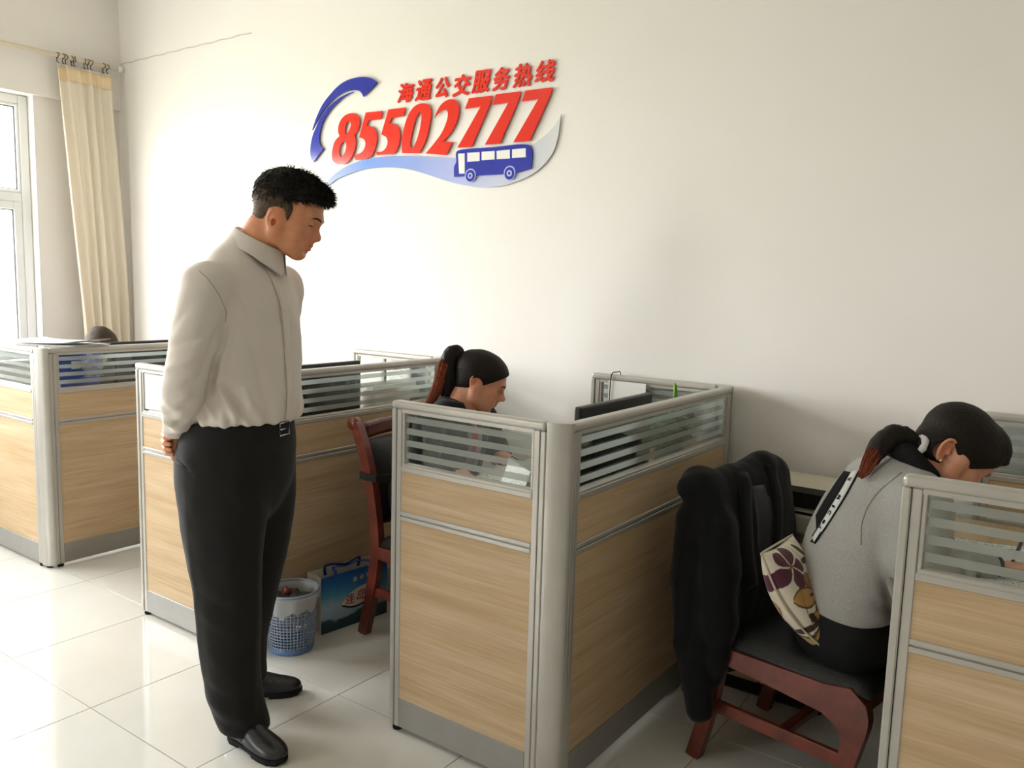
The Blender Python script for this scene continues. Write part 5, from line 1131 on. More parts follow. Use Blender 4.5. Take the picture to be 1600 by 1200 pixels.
def lay(name, pts, w_, lift, m, parent, d=(-1,0,0), off=.4):
    P_ = []; N_ = []
    for q in spline([A3(*p_) for p_ in pts], 6):
        h, n = hit(tj, q-A3(*d)*off, d)
        if h is not None: P_.append(h); N_.append(n)
    if len(P_) > 3: return strip(name, m, parent, P_, N_, w_, lift)
lay('lapel', [(0,-.085,.905),(0,-.12,.80),(0,-.13,.66),(0,-.12,.56)], .060, .005, M['jacket2'], jb); lay('lapel', [(0,.07,.915),(0,.055,.80),(0,.02,.66),(0,-.01,.56)], .060, .005, M['jacket2'], jb)
M['lining'] = mat('dark_grey_lining', '2b2b2e', .5, '323236', (90,90,90), 2); lay('lining', [(0,-.02,.86),(0,-.03,.76),(0,-.045,.64)], .085, .002, M['lining'], jb)
lay('hem_band', [(0,-.19,.60),(0,-.17,.5),(0,-.16,.42)], .02, .003, M['jacket2'], jb)
for z in (.20,.225,.25):
    h, n = hit(tj, (-.30,-.6,z), (0,1,0))
    if h is not None: b = MB(); b.tube([h, h+n*.004], .007, 10); b.obj('sleeve_button', M['black'], jb, True)

cus = empty('floral_cushion', (-.55, 2.42, 0), VIEW, 'cream cushion printed with purple and brown flowers, propped behind the woman in grey', 'cushion')
Ac, Bc, Cc, Dc = A3(-.252,-.085,.752), A3(-.105,.095,.752), A3(-.020,-.105,.455), A3(.055,.130,.475)
NU = 150
def cus_uv(u, v):
    p_ = Ac*(1-u)*(1-v)+Bc*u*(1-v)+Cc*(1-u)*v+Dc*u*v; return p_+A3(-.030,-.010,-.018)*math.sin(PI*v)*(1-u*.6)
nrm = np.cross(Bc-Ac, Cc-Ac); nrm /= np.linalg.norm(nrm); nrm = nrm if nrm[0] > 0 else -nrm
V = []; Fc = []; UV = []
for sgn in (1, -1):
    for i in range(NU+1):
        for j in range(NU+1):
            u, v = i/NU, j/NU; t = ((1-abs(2*u-1)**2.6)*(1-abs(2*v-1)**2.6)); pin = 1-.06*(1-abs(2*u-1)**2)*0
            uu = .5+(u-.5)*(1-.05*math.sin(PI*v)); vv = .5+(v-.5)*(1-.05*math.sin(PI*u))
            V.append(tuple(cus_uv(uu, vv)+nrm*sgn*(.058*max(t,0)**.5+.0005)+A3(0,0,.003)*math.sin(u*17+v*5)*t)); UV.append((u, v, sgn))
S1 = (NU+1)**2
for s_ in (0, 1):
    for i in range(NU):
        for j in range(NU):
            a = s_*S1+i*(NU+1)+j; f = (a, a+1, a+NU+2, a+NU+1); Fc.append(f if s_ else f[::-1])
me = bpy.data.meshes.new('cushion_cover'); me.from_pydata(V, [], Fc); UV = np.array(UV)
col = np.tile(np.array(lin('e6dcc8')), (len(V),1)); U_, V_ = UV[:,0]*.80, UV[:,1]*1.12
def blotch(cu_, cv_, ang, L_, W_, c, rim=None):
    du, dv = U_-cu_, V_-cv_; a = du*math.cos(ang)+dv*math.sin(ang); b_ = -du*math.sin(ang)+dv*math.cos(ang); t = np.clip(a/L_,0,1)
    wd = W_*np.sin(np.clip(t,0,1)*PI)**.6*(.45+.75*t); m_ = (a > 0) & (a < L_) & (np.abs(b_) < wd); col[m_] = lin(c)
    if rim: q_ = (a > 0) & (a < L_) & (np.abs(np.abs(b_)-wd) < .010); col[q_] = lin(rim)
def flower(cu_, cv_, a0, n, L_, W_, c, rim='4a352c', c2=None, core='5a2f22'):
    for k in range(n): blotch(cu_, cv_, a0+2*PI*k/n, L_*(.85+.3*((k*7)%3)/2), W_, c if (k%2 == 0 or not c2) else c2, rim)
    for k in range(n): blotch(cu_, cv_, a0+2*PI*k/n, L_*.55, W_*.16, core)
flower(.20,.20,.3,5,.23,.10,'5b3040','e6dcc8'); flower(.60,.24,.1,6,.22,.024,'6a3a35'); flower(.34,.56,.9,5,.28,.105,'c2955a','6b4630','a4783f'); flower(.20,.80,.2,5,.20,.08,'b0914f','5e4630','c2955a')
flower(.30,.98,.2,5,.22,.080,'a88a4a','5e4630','8a6a3a'); flower(.78,.62,.5,5,.20,.075,'8d6a45','4a352c'); flower(.72,1.05,0,6,.20,.03,'6a3a35'); flower(.10,1.25,.4,5,.18,.07,'a88a4a','5e4630')
flower(.08,.75,0,4,.13,.025,'3a2c28'); flower(.92,.35,.6,5,.16,.07,'5b3040','e6dcc8')
for k in range(7):
    x0 = .1+.12*k; m_ = np.abs(U_-(x0+.06*np.sin(V_*6+k*1.7))) < .0035; m_ &= (np.sin(V_*4+k*2.1) > .1); col[m_] = lin('7a5a44')
at = me.color_attributes.new('print', 'FLOAT_COLOR', 'POINT'); a4 = np.ones((len(V),4), np.float32); a4[:,:3] = col; at.data.foreach_set('color', a4.ravel())
m, p = base('floral_cotton', 'd9cfb9', .85, spec=.15, sheen=.2); at_ = N(m,'Attribute', attribute_name='print'); L(m, at_.outputs['Color'], p.inputs['Base Color'])
tc = N(m,'TexCoord'); nz = N(m,'TexNoise', i_Scale=600.0); L(m, tc.outputs['Object'], nz.inputs['Vector']); bp = N(m,'Bump', i_Strength=.25, i_Distance=.0008); L(m, nz.outputs['Fac'], bp.inputs['Height']); L(m, bp.outputs[0], p.inputs['Normal'])
cc_ = link('cover', me, m, cus, True)
b = MB(); ed = [cus_uv(u,0) for u in np.linspace(0,1,12)]+[cus_uv(1,v) for v in np.linspace(0,1,16)[1:]]+[cus_uv(u,1) for u in np.linspace(1,0,12)[1:]]+[cus_uv(0,v) for v in np.linspace(1,0,16)[1:-1]]
b.tube(ed, .0035, 6, closed=True); b.obj('piping', mat('cream_piping', 'cfc4ac', .85, 'c4b89f', (90,90,90), 2), cus, True)

# ================================================================== MONITORS
def monitor(loc, rz, label, wd=.50, ht=.31, top=1.088, tilt=0):
    """screen faces -x before turning"""
    r = empty('computer_monitor', loc, rz, label, 'monitor', 'black flat monitors on the desks'); z0 = top-loc[2]-ht
    b = MB(); b.box(-.012, .014, -wd/2, wd/2, z0, z0+ht, .006, 2); sh = b.obj('casing', M['black'], r)
    b = MB(); b.box(.014, .034, -wd*.34, wd*.34, z0+.05, z0+ht-.06, .012, 2); b.obj('rear_housing', M['black'], sh)
    b = MB(); b.box(-.0135, -.0118, -wd/2+.014, wd/2-.014, z0+.022, z0+ht-.014); b.obj('screen', M['screen'], sh)
    b = MB(); b.box(.012, .030, -.032, .032, .012, z0+.10, .004); b.obj('stand', M['black'], r)
    b = MB(); b.lathe([(.095,0),(.10,.004),(.092,.010),(.04,.016)], (.01,0,0), 28); b.obj('base', M['black'], r)
    return r
monitor((-1.345, 2.512, DESK_Z), 0, 'black monitor seen from behind over the central cubicle glass', .52, .30, 1.086)
monitor((-2.845, 2.45, DESK_Z), 0, 'black monitor behind the standing man, in the second cubicle from the left', .56, .32, 1.092)
monitor((-4.35, 2.525, DESK_Z), 0, 'black monitor in the far left cubicle below the curtain', .52, .31, 1.097)
# keyboard and telephone on the central desk
kb = empty('keyboard', (-1.485, 2.62, DESK_Z), 0, 'black keyboard in front of the central monitor', 'keyboard')
b = MB(); b.box(-.07, .07, -.21, .21, 0, .016, .004); b.obj('base', M['black'], kb)
b = MB()
for i in range(5):
    for j in range(17): b.box(-.060+.0245*i, -.040+.0245*i, -.2+.0237*j, -.180+.0237*j, .016, .0205)
b.obj('keys', M['rubber'], kb)['kind'] = 'stuff'
ph = empty('desk_telephone', (-1.292, 2.135, DESK_Z), 0, 'black desk telephone in the front corner of the central desk', 'telephone')
b = MB(); b.prism([(-.09,0),(.09,0),(.09,.055),(.05,.062),(-.09,.025)], 'y', -.085, .085); b.obj('base', M['black'], ph)
b = MB(); b.tube([(-.07,-.055,.055),(-.04,-.055,.078),(.04,-.055,.098),(.075,-.055,.088)], [.024,.017,.017,.024], 12); b.obj('receiver', M['black'], ph, True)
b = MB()
for i in range(4):
    for j in range(3): b.box(-.065+.026*i, -.047+.026*i, -.005+.026*j, .013+.026*j, .036+.006*i, .043+.006*i)
b.obj('keys', M['alu_dark'], ph)['kind'] = 'stuff'

# ================================================================== PAPERS, CALENDARS AND SMALL THINGS
def page_mat(name, lines=95.0, ink='8a8986', dens=.5):
    m, p = base(name, 'ecebe7', .7, spec=.2); tc = N(m,'TexCoord'); sp = N(m,'SeparateXYZ'); L(m, tc.outputs['Generated'], sp.inputs[0])
    wv_ = N(m,'Math', operation='MULTIPLY'); wv_.inputs[1].default_value = lines/4; L(m, sp.outputs['Y'], wv_.inputs[0])
    fr = N(m,'Math', operation='FRACT'); L(m, wv_.outputs[0], fr.inputs[0]); gt = N(m,'Math', operation='GREATER_THAN'); gt.inputs[1].default_value = .55; L(m, fr.outputs[0], gt.inputs[0])
    mp = N(m,'Mapping'); mp.inputs['Scale'].default_value = (60, lines/4, 1); L(m, tc.outputs['Generated'], mp.inputs[0]); nz = N(m,'TexNoise', i_Scale=1.0, i_Detail=2.0); L(m, mp.outputs[0], nz.inputs['Vector'])
    g2 = N(m,'Math', operation='GREATER_THAN'); g2.inputs[1].default_value = 1-dens; L(m, nz.outputs['Fac'], g2.inputs[0])
    mu = N(m,'Math', operation='MULTIPLY'); L(m, gt.outputs[0], mu.inputs[0]); L(m, g2.outputs[0], mu.inputs[1])
    mx = N(m,'MixRGB', i_Color1=(*lin('ecebe7'),1), i_Color2=(*lin(ink),1)); L(m, mu.outputs[0], mx.inputs[0]); L(m, mx.outputs[0], p.inputs['Base Color']); return m
M['page'] = page_mat('printed_page'); M['page_grey'] = page_mat('densely_printed_page', 130.0, '9a9a98', .55)
def sheet(name, loc, rz, w_, l_, label, group=None, m=None, n=1, curl=.004, cat='paper'):
    r = empty(name, loc, rz, label, cat, group)
    for k in range(n):
        b = MB(); b.grid(9, 9, lambda u, v: ((u-.5)*w_+.004*k*math.sin(k*2.1), (v-.5)*l_+.003*k, .0012+.0016*k+curl*((2*u-1)**2*.6+abs(2*v-1)**3*.4)*(1+.3*k))); o = b.obj('sheet', m or M['page'], r, True); solid(o, .0007)
    return r
sheet('paper_form', (-1.715, 2.43, DESK_Z), .25, .30, .42, 'white form under the hands of the woman in the black jacket', None, M['page'], 3, .006)
def tent_calendar(loc, rz, label, m=None):
    r = empty('desk_calendar', loc, rz, label, 'calendar')
    for s_ in (-1,1):
        b = MB(); b.faces([(s_*.055,-.105,.002),(s_*.055,.105,.002),(s_*.004,.105,.150),(s_*.004,-.105,.150)], [(0,1,2,3)]); o = b.obj('card', m or M['page_grey'], r); solid(o, .002)
    for k in range(18):
        y = -.095+.0112*k; b = MB(); b.tube([(.006*math.cos(a), y, .150+.007*math.sin(a)) for a in np.linspace(-.6, 3.7, 9)], .0011, 5); b.obj('spiral_loop', M['rubber'], r, True)
    return r
tent_calendar((-1.505, 2.175, DESK_Z), .95, 'white spiral-bound desk calendar standing in the front corner of the central cubicle')
pg = empty('pinned_notice', (-1.600, 3.0805, 1.0), 0, 'white printed notice pinned to the back screen of the central cubicle', 'notice')
b = MB(); b.box(-.088, .088, -.0012, 0, -.085, .076); b.obj('sheet', M['page_grey'], pg)
cb = empty('black_cable', (-1.672, 3.10, 1.10), 0, 'thin black cable hooked over the back screen of the central cubicle', 'cable')
b = MB(); b.tube([tuple(q) for q in spline([(.018,.012,-.10),(.016,.024,.002),(.008,.004,.0105),(-.002,-.024,-.002),(-.006,-.026,-.10),(-.004,-.024,-.20),(.01,-.03,-.30),(.02,-.04,-.355)], 5)], .0022, 6); b.obj('cord', M['rubber'], cb, True)
# green plant
pl = empty('potted_plant', (-1.320, 2.945, DESK_Z), 0, 'leafy green plant in a red and white pot on the central desk', 'plant')
b = MB(); b.lathe([(.040,0),(.044,.004),(.056,.085),(.060,.090),(.054,.092),(.050,.080)], (0,0,0), 28, cap1=False); b.obj('pot', mat('red_glazed_pot', 'b83630', .35, 'a82c28', (12,12,12), 2), pl, True)
b = MB(); b.lathe([(.0595,.062),(.0610,.090),(.0555,.094),(.0550,.088)], (0,0,0), 28, cap0=False, cap1=False); b.obj('pot_rim', mat('white_pot_rim', 'e5e0d6', .4, 'dcd6ca', (12,12,12), 2), pl, True)
b = MB(); b.lathe([(.052,.080),(.03,.086),(.001,.088)], (0,0,0), 20, cap0=False); b.obj('soil', mat('potting_soil', '3a2b20', .95, '4a382a', (90,90,90), 4), pl, True)
M['leaf'] = mat('green_leaf', '3f6437', .45, '5a8350', (30,30,30), 3, spec=.4); M['leaf_b'] = mat('bright_green_leaf', '5f9a2a', .4, '78b13a', (30,30,30), 2, spec=.4); M['stem'] = mat('green_stem', '55743a', .6, '48652f', (40,40,40), 2)
def leaf_mesh(L_, W_):
    b = MB(); b.grid(5, 7, lambda u, v: ((u-.5)*2*W_*math.sin(min(1,v*1.02)*PI)**.7*(1.1-.5*v), v*L_, .12*L_*(math.sin(v*2.2)-.3)+.35*W_*abs(2*u-1)**1.5)); return b.mesh('leaf')
lm = leaf_mesh(.062, .020); rr = np.random.RandomState(4); stems = MB()
for k in range(110):
    az = rr.rand()*2*PI; rad = .02+.080*math.sqrt(rr.rand()); hgt = .08+.165*rr.rand()-.5*max(0,rad-.07)
    p_ = A3(rad*math.cos(az), rad*math.sin(az)*1.0, hgt); p_[0] = min(p_[0], .070); p_[1] = min(p_[1], .075)
    o = bpy.data.objects.new('leaf', lm); C.objects.link(o); o.parent = pl
    fa = az-PI/2+rr.normal()*.5
    if p_[0] > .03 or p_[1] > .05: fa = PI/2+rr.normal()*.6+.6
    o.location = p_; sc = .7+.6*rr.rand(); o.scale = (sc,sc,sc); o.rotation_euler = (rr.normal()*.5-.2, rr.normal()*.4, fa)
    stems.tube([tuple(A3(0,0,.08)+A3(.012*math.cos(az),.012*math.sin(az),0)), tuple(p_*A3(.6,.6,.75)+A3(0,0,.02)), tuple(p_)], .0014, 5)
lm.materials.append(M['leaf']); stems.obj('stems', M['stem'], pl, True)['kind'] = 'stuff'
b = MB(); b.grid(5, 9, lambda u, v: (.004*math.sin(v*3)+.010*(2*u-1)**2, -.02+(u-.5)*2*.016*math.sin(min(1,.06+v*.95)*PI)**.6, .26+.115*v)); o = b.obj('tall_leaf', M['leaf_b'], pl, True); solid(o, .001); o['label'] = 'bright green leaf standing above the rest'
b = MB(); b.tube([(0,0,.085),(.004,-.012,.18),(.006,-.02,.27)], .0022, 6); b.obj('tall_stem', M['stem'], pl, True)
def crumple(name, loc, r_, label, m, cat, squash=.6, seed=1):
    F = Field((-r_*1.6,)*3, (r_*1.6,)*3, r_/9); F.ell((0,0,0), (r_,r_*.85,r_*squash), None, .01)
    me = F.mesh(name, 0, lambda V, nr: r_*(.28*wav(V, seed, .55/r_)+.16*wav(V, seed+1, 1.3/r_)+.08*wav(V, seed+2, 2.6/r_)))
    for v in me.vertices: v.co.z = max(v.co.z, -r_*squash*.8)
    r = empty(name, (loc[0],loc[1],loc[2]+r_*squash*.8), 0, label, cat); link(name.split('_')[-1], me, m, r, True); return r
crumple('crumpled_tissue', (-1.30, 2.80, DESK_Z), .034, 'crumpled white tissue beside the plant on the central desk', M['paper'], 'tissue', .75, 61)
bt = empty('dark_mouse', (-1.215, 2.60, DESK_Z), 0, 'small black computer mouse beside the central monitor', 'mouse')
b = MB(); b.lathe([(.0005,.030),(.018,.028),(.028,.018),(.031,.006),(.029,0)][::-1], (0,0,0), 20); o = b.obj('shell', M['black'], bt, True); o.scale = (.9,1.5,1)

# second cubicle from the left
for k, (x, lb) in enumerate(((-3.105,'white sheet pinned to the back screen behind the second monitor, nearer the left end'),(-2.915,'white sheet pinned to the back screen of the second cubicle, nearer its corner post'))):
    r = empty('pinned_sheet', (x, 3.0805, .985), 0, lb, 'paper', 'sheets pinned in the second cubicle')
    b = MB(); b.grid(8, 8, lambda u, v: ((u-.5)*.175, -.002-.010*(v-1)**2*math.sin(u*3), (v-.5)*.16)); o = b.obj('sheet', M['paper'] if k == 0 else M['page'], r, True); solid(o, .0007)
ts_ = empty('taped_sheet', (PART_X[2]-.36, PY+.0105, .985), 0, 'white paper taped over the short glass pane beside the standing man', 'paper')
b = MB(); b.grid(10, 6, lambda u, v: ((u-.5)*.490, .0008*math.sin(u*9+v*3), (v-.5)*.150)); o = b.obj('sheet', M['paper'], ts_, True); solid(o, .0007)
bx = empty('document_tray', (-2.80, 2.905, DESK_Z), 0, 'pale paper document holder with pinkish print in the second cubicle', 'document holder')
m, p = base('pastel_print', 'ece2da', .6, spec=.2); tc = N(m,'TexCoord'); nz = N(m,'TexNoise', i_Scale=14.0, i_Detail=2.0); L(m, tc.outputs['Object'], nz.inputs['Vector']); r_ = N(m,'ValToRGB'); el = r_.color_ramp.elements
el[0].position = .40; el[0].color = (*lin('ebe6e0'),1); el[1].position = .62; el[1].color = (*lin('e9cdb4'),1); L(m, nz.outputs['Fac'], r_.inputs[0]); L(m, r_.outputs[0], p.inputs['Base Color'])
b = MB(); b.box(-.045,.045,-.16,.16,0,.215,.003); tb_ = b.obj('tray_body', m, bx)
for k in range(3): b = MB(); b.box(-.030+.026*k,-.022+.026*k,-.15,.15,.02,.235,.001); b.obj('folder', M['paper'], bx)
jr = empty('glass_jar', (-2.705, 2.975, DESK_Z), 0, 'clear glass jar with a dark round lid in the second cubicle', 'jar')
b = MB(); b.lathe([(.034,0),(.036,.006),(.036,.115),(.026,.132),(.026,.145)], (0,0,0), 20, cap1=False); b.obj('glass', M['glass'], jr, True)
b = MB(); b.lathe([(.028,.140),(.029,.148),(.028,.162),(.016,.170),(.002,.172)], (0,0,0), 20); b.obj('lid', M['bronze'], jr, True)

# far left cubicle
fb = empty('file_box', (-4.290, 2.125, DESK_Z), 0, 'blue plastic file box behind the glass of the far left cubicle', 'file box')
M['blue'] = mat('blue_plastic', '3f57b5', .3, '384fae', (6,6,6), 2, spec=.5)
b = MB(); b.box(-.17,.0,-.135,.125,0,.325,.006,2); o = b.obj('case', M['blue'], fb)
b = MB(); b.box(.0,.003,-.125,.115,.15,.158); b.obj('rib', M['blue'], o); b = MB(); b.box(.0,.003,-.125,.115,.22,.228); b.obj('rib', M['blue'], o)
b = MB(); b.box(-.175,.004,-.139,.129,.318,.334,.005); b.obj('lid', M['blue'], fb)
b = MB(); b.box(.003,.0055,-.03,.05,.235,.275,.001); b.obj('clasp', M['upvc'], o)
M['film'] = frosty('clear_crinkled_film', 'e2e6ee', .62)
def film(name, loc, w_, h_, label, seed):
    r = empty(name, loc, 0, label, 'plastic bag'); b = MB(); r2 = np.random.RandomState(seed); ph_ = r2.rand(8)*6
    b.grid(30, 30, lambda u, v: (.010*math.sin(u*23+ph_[0]+5*v)+.008*math.sin(v*19+ph_[1])+.006*math.sin(u*41+v*37+ph_[2]), (u-.5)*w_*(.8+.2*math.sin(v*7+ph_[3])), h_*v*(1-.12*math.sin(u*9+ph_[4])))); o = b.obj('film', M['film'], r, True); return r
film('plastic_bag', (-4.235, 1.958, DESK_Z+.002), .12, .31, 'crumpled clear plastic bag in the front corner of the far left cubicle', 3)
film('plastic_wrap', (-4.255, 2.19, DESK_Z+.19), .15, .11, 'piece of crinkled clear wrap clinging to the blue file box', 8)
st = empty('paper_stack', (-4.275, 2.035, 1.1035), .34, 'white papers lying across the corner of the far left cubicle rails', 'paper')
for k in range(4):
    b = MB(); b.grid(10, 8, lambda u, v: ((u-.5)*.42+.006*k, (v-.5)*.23-.004*k, .0015+.003*k+.012*u*(k>1)+.004*k*abs(2*u-1)**3)); o = b.obj('sheet', M['paper'], st, True); solid(o, .0009)

# ================================================================== FLOOR THINGS
bk = empty('waste_basket', (-2.517, 2.055, 0), 0, 'blue-grey plastic lattice waste basket with a bin liner, on the floor', 'basket')
M['basket'] = mat('blue_grey_plastic', '97a4b6', .4, '8c9cb2', (8,8,8), 2, spec=.45); HB = .245
rad = lambda z: .084+.022*z/HB
b = MB(); b.lathe([(.082,.0),(.086,.003),(.0868,.030),(.083,.031),(.080,.006)], (0,0,0), 40); b.obj('foot_ring', mat('blue_basket_base','6e8fbd',.4,'6588b8',(8,8,8),2), bk, True)
b = MB()
for k in range(44):
    a = 2*PI*k/44; b.tube([(rad(z)*math.cos(a), rad(z)*math.sin(a), z) for z in (.02,.13,HB-.01)], .0026, 5)
for k in range(17):
    z = .03+.0125*k; b.tube([(rad(z)*math.cos(a), rad(z)*math.sin(a), z) for a in np.linspace(0,2*PI,45)[:-1]], .0026, 5, closed=True)
b.obj('lattice', M['basket'], bk, True)['kind'] = 'stuff'
b = MB(); b.tube([(rad(HB)*math.cos(a), rad(HB)*math.sin(a), HB) for a in np.linspace(0,2*PI,49)[:-1]], .0055, 8, closed=True); b.obj('rim', M['basket'], bk, True)
ln = MB()
def liner(u, v):
    a = 2*PI*u; jag = .010*math.sin(a*5+1)+.007*math.sin(a*11)+.004*math.sin(a*23); side = max(0, math.cos(a+.75))
    d = .030+.045*side**1.5+jag
    if v < .5: z = HB+.004-(.12*(1-v/.5)); r_ = rad(z)-.005
    else: t = (v-.5)/.5; z = HB+.006*math.sin(t*PI)-d*t; r_ = rad(z)+.007+.004*math.sin(a*9)*t
    return (r_*math.cos(a), r_*math.sin(a), z)
ln.grid(90, 12, liner, wrap_u=True); ln.obj('bin_liner', frosty('white_liner_film', 'e8e6e4', .12), bk, True)
F = Field((-.11,-.11,.10), (.11,.11,.27), .006); F.ell((0,0,.185), (.094,.094,.034), None, .01)
me = F.mesh('rubbish', 0, lambda V, nr: .014*wav(V, 71, 14)+.007*wav(V, 72, 34)); o = link('rubbish', me, mat('dark_rubbish', '2e2c2b', .7, '55524e', (40,40,40), 4), bk, True); o['kind'] = 'stuff'
F = Field((-.07,-.06,.18), (.06,.06,.29), .005); F.ell((-.018,-.01,.232), (.020,.017,.026), None, .01); me = F.mesh('red_wrapper', 0, lambda V, nr: .006*wav(V, 75, 26)); link('red_wrapper', me, mat('crumpled_red_wrapper', '7e3129', .5, '5c2019', (60,60,60), 3), bk, True)

bg_ = empty('paper_bag', (-2.512, 2.205, 0), math.radians(-7), 'blue gift bag with ribbon handles and red lettering on the floor under the desk', 'bag')
BW, BD, BH = .345, .098, .243                                     # along y, along -x, height
m, p = base('blue_sea_print', '2f6fa8', .35, spec=.45); tc = N(m,'TexCoord'); sp = N(m,'SeparateXYZ'); L(m, tc.outputs['Object'], sp.inputs[0])
nz = N(m,'TexNoise', i_Scale=11.0, i_Detail=5.0); L(m, tc.outputs['Object'], nz.inputs['Vector']); sc_ = N(m,'Math', operation='MULTIPLY_ADD'); sc_.inputs[1].default_value = .085; L(m, nz.outputs['Fac'], sc_.inputs[0]); L(m, sp.outputs['Z'], sc_.inputs[2])
mr_ = N(m,'MapRange'); mr_.inputs['From Min'].default_value = .04; mr_.inputs['From Max'].default_value = BH+.04; L(m, sc_.outputs[0], mr_.inputs['Value']); r_ = N(m,'ValToRGB'); el = r_.color_ramp.elements
el[0].position = .0; el[0].color = (*lin('223a44'),1); el[1].position = 1; el[1].color = (*lin('24559a'),1)
for q, c in ((.22,'2b4f55'),(.265,'9db4c0'),(.42,'a9c2d4'),(.62,'4f9ac0'),(.82,'2f6fb4')): z = el.new(q); z.color = (*lin(c),1)
L(m, mr_.outputs[0], r_.inputs[0]); L(m, r_.outputs[0], p.inputs['Base Color']); M['bagprint'] = m
M['bagwhite'] = mat('white_card', 'e4dfd2', .6, 'dcd6c8', (20,20,20), 2)
def quad(name, V_, m, par, t=.0016): b = MB(); b.faces(V_, [(0,1,2,3)]); o = b.obj(name, m, par); solid(o, t); return o
fp = quad('front_panel', [(0,0,0),(0,BW,0),(0,BW,BH),(0,0,BH)], M['bagprint'], bg_)
quad('side_panel', [(0,0,0),(-BD*.5,.012,0),(-BD*.5,.010,BH),(0,0,BH)], M['bagwhite'], bg_); quad('side_panel', [(-BD*.5,.012,0),(-BD,0,0),(-BD,0,BH),(-BD*.5,.010,BH)], M['bagwhite'], bg_)
quad('side_panel', [(0,BW,0),(-BD,BW,0),(-BD,BW,BH),(0,BW,BH)], M['bagwhite'], bg_); quad('back_panel', [(-BD,0,0),(-BD,BW,0),(-BD,BW,BH+.002),(-BD,0,BH+.002)], M['bagwhite'], bg_); quad('base_panel', [(0,0,.001),(-BD,0,.001),(-BD,BW,.001),(0,BW,.001)], M['bagwhite'], bg_)
M['ribbon'] = mat('blue_ribbon', '2c3f94', .5, '25377f', (90,90,90), 2)
for x, nm in ((-.004,0), (-BD+.004,1)):
    b = MB(); P_ = spline([A3(x,.085,BH-.03),A3(x+.004,.082,BH+.010),A3(x+.012,.11,BH+.016),A3(x+.025,.17,BH+.006),A3(x+.018,.23,BH+.014),A3(x+.004,.262,BH+.008),A3(x,.258,BH-.03)], 5) if nm else spline([A3(x,.085,BH-.03),A3(x-.012,.080,BH+.010),A3(x-.050,.10,BH+.012),A3(x-.070,.17,BH-.004),A3(x-.050,.235,BH+.010),A3(x-.012,.262,BH+.008),A3(x,.258,BH-.03)], 5)
    b.tube(P_, .0075, 8, flat=.25, up=(0,1,0)); b.obj('ribbon_handle', M['ribbon'], bg_, True)
def decal(name, poly, x, m, par): b = MB(); b.prism(poly, 'x', x, x+.0012); return b.obj(name, m, par)
decal('logo_patch', [tuple(q[:2]) for q in spline([A3(.105,.098,0),A3(.16,.080,0),A3(.225,.088,0),A3(.262,.120,0),A3(.262,.158,0),A3(.215,.164,0),A3(.150,.146,0),A3(.104,.110,0)], 4)], .0012, M['bagwhite'], fp)
decal('logo_edge', [tuple(q[:2]) for q in spline([A3(.103,.095,0),A3(.16,.076,0),A3(.228,.084,0),A3(.266,.120,0),A3(.262,.124,0),A3(.224,.091,0),A3(.16,.083,0),A3(.106,.101,0)], 4)], .0020, M['rubber'], fp)
M['bag_red'] = mat('red_ink', 'c03a30', .5, 'b5342b', (30,30,30), 1)
def wall_text(ch, y0, z0, w_, h_, x, m, par, slant=0):
    me, co = glyph(ch)
    bm = bmesh.new()
    for v, c_ in zip(me.vertices, co): v.co = (x+.0012*c_[2], y0+w_*c_[0]+slant*c_[1], z0+h_*c_[1])
    for dy in (0,.0012): t = me.copy(); t.transform(Matrix.Translation((.0001*(dy>0), dy, dy*.3))); bm.from_mesh(t); bpy.data.meshes.remove(t)
    bm.to_mesh(me); bm.free(); return link('lettering', me, m, par)
wall_text('连', .118, .098, .046, .042, .0026, M['bag_red'], fp, .006); wall_text('岛', .178, .102, .046, .046, .0026, M['bag_red'], fp, .006)
for k, ch in enumerate('连云港'): wall_text(ch, .160+.034*k, .190+.002*k, .022, .020, .0014, M['bagwhite'], fp)

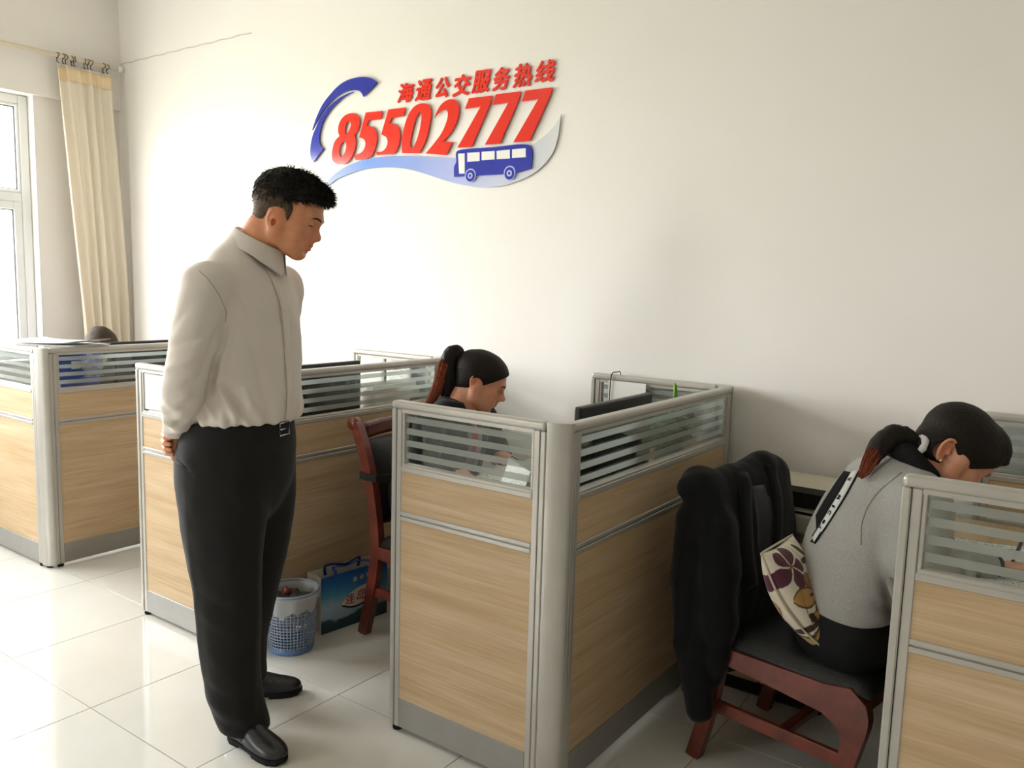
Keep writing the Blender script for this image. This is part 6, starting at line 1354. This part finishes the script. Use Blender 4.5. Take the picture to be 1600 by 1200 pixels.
# ================================================================== CABINET AND PRINTER BEHIND THE RIGHT-HAND CHAIR
cbn = empty('low_cabinet', (-.885, 2.985, 0), 0, 'low grey cabinet against the wall beside the right-hand chair', 'cabinet')
M['cab_grey'] = mat('grey_cabinet_paint', '7d7c78', .5, '757470', (8,8,8), 2); M['cab_wood'] = wood_mat('cabinet_side_wood', 'bfa88c', 'b39b7e', 'c9b497', (1.6,1.6,22), .5, .3)
b = MB(); b.box(-.225,.225,-.135,.150,.055,.615,.003); ca = b.obj('carcass', M['cab_wood'], cbn)
b = MB(); b.box(-.215,.215,-.125,.145,0,.055); b.obj('plinth', M['rubber'], cbn)
b = MB(); b.box(-.235,.235,-.150,.152,.615,.640,.003); b.obj('top', M['cab_grey'], cbn)
for s_ in (-1,1):
    b = MB(); b.box(min(s_*.004,s_*.222),max(s_*.004,s_*.222),-.150,-.136,.06,.61,.002); d = b.obj('door', M['cab_wood'], cbn); b = MB(); b.tube([(s_*.03,-.150,.40),(s_*.03,-.165,.40),(s_*.03,-.165,.48),(s_*.03,-.150,.48)], .004, 8); b.obj('handle', M['steel'], d, True)
pr = empty('printer', (-.835, 2.955, .640), 0, 'beige office printer with a black paper slot on the low cabinet', 'printer')
M['beige'] = mat('beige_plastic', 'c9c1ad', .45, 'c1b9a4', (8,8,8), 2, spec=.4)
b = MB(); b.box(-.235,.215,-.13,.13,0,.075,.012,2); b.obj('lower_body', M['beige'], pr)
b = MB(); b.prism([(-.125,.080),(.125,.080),(.125,.165),(.02,.172),(-.105,.125)], 'x', -.235, .215); o = b.obj('upper_body', M['beige'], pr); md = o.modifiers.new('b','BEVEL'); md.width = .006; md.segments = 2
b = MB(); b.box(-.20,.120,-.128,-.040,.098,.150,.0); b.obj('output_slot', M['rubber'], pr)
b = MB(); b.box(-.236,.216,-.127,.127,.075,.080); b.obj('seam', M['rubber'], pr)
b = MB(); b.box(.14,.20,-.118,-.06,.128,.150,.002,1); b.obj('control_panel', M['alu_dark'], pr)

# right-hand desk
sheet('ledger', (-.10, 2.56, DESK_Z), .35, .30, .42, 'open white ledger under the writing hand at the right-hand desk', None, M['page'], 4, .010)
pn = empty('ballpoint_pen', (-.128, 2.475, DESK_Z+.045), 0, 'dark pen held by the woman in the grey sweater', 'pen')
b = MB(); b.tube([(-.012,.006,-.036),(-.010,.005,-.028),(.018,-.006,.075),(.020,-.007,.085)], [.001,.004,.0045,.003], 10); b.obj('barrel', M['black'], pn, True)
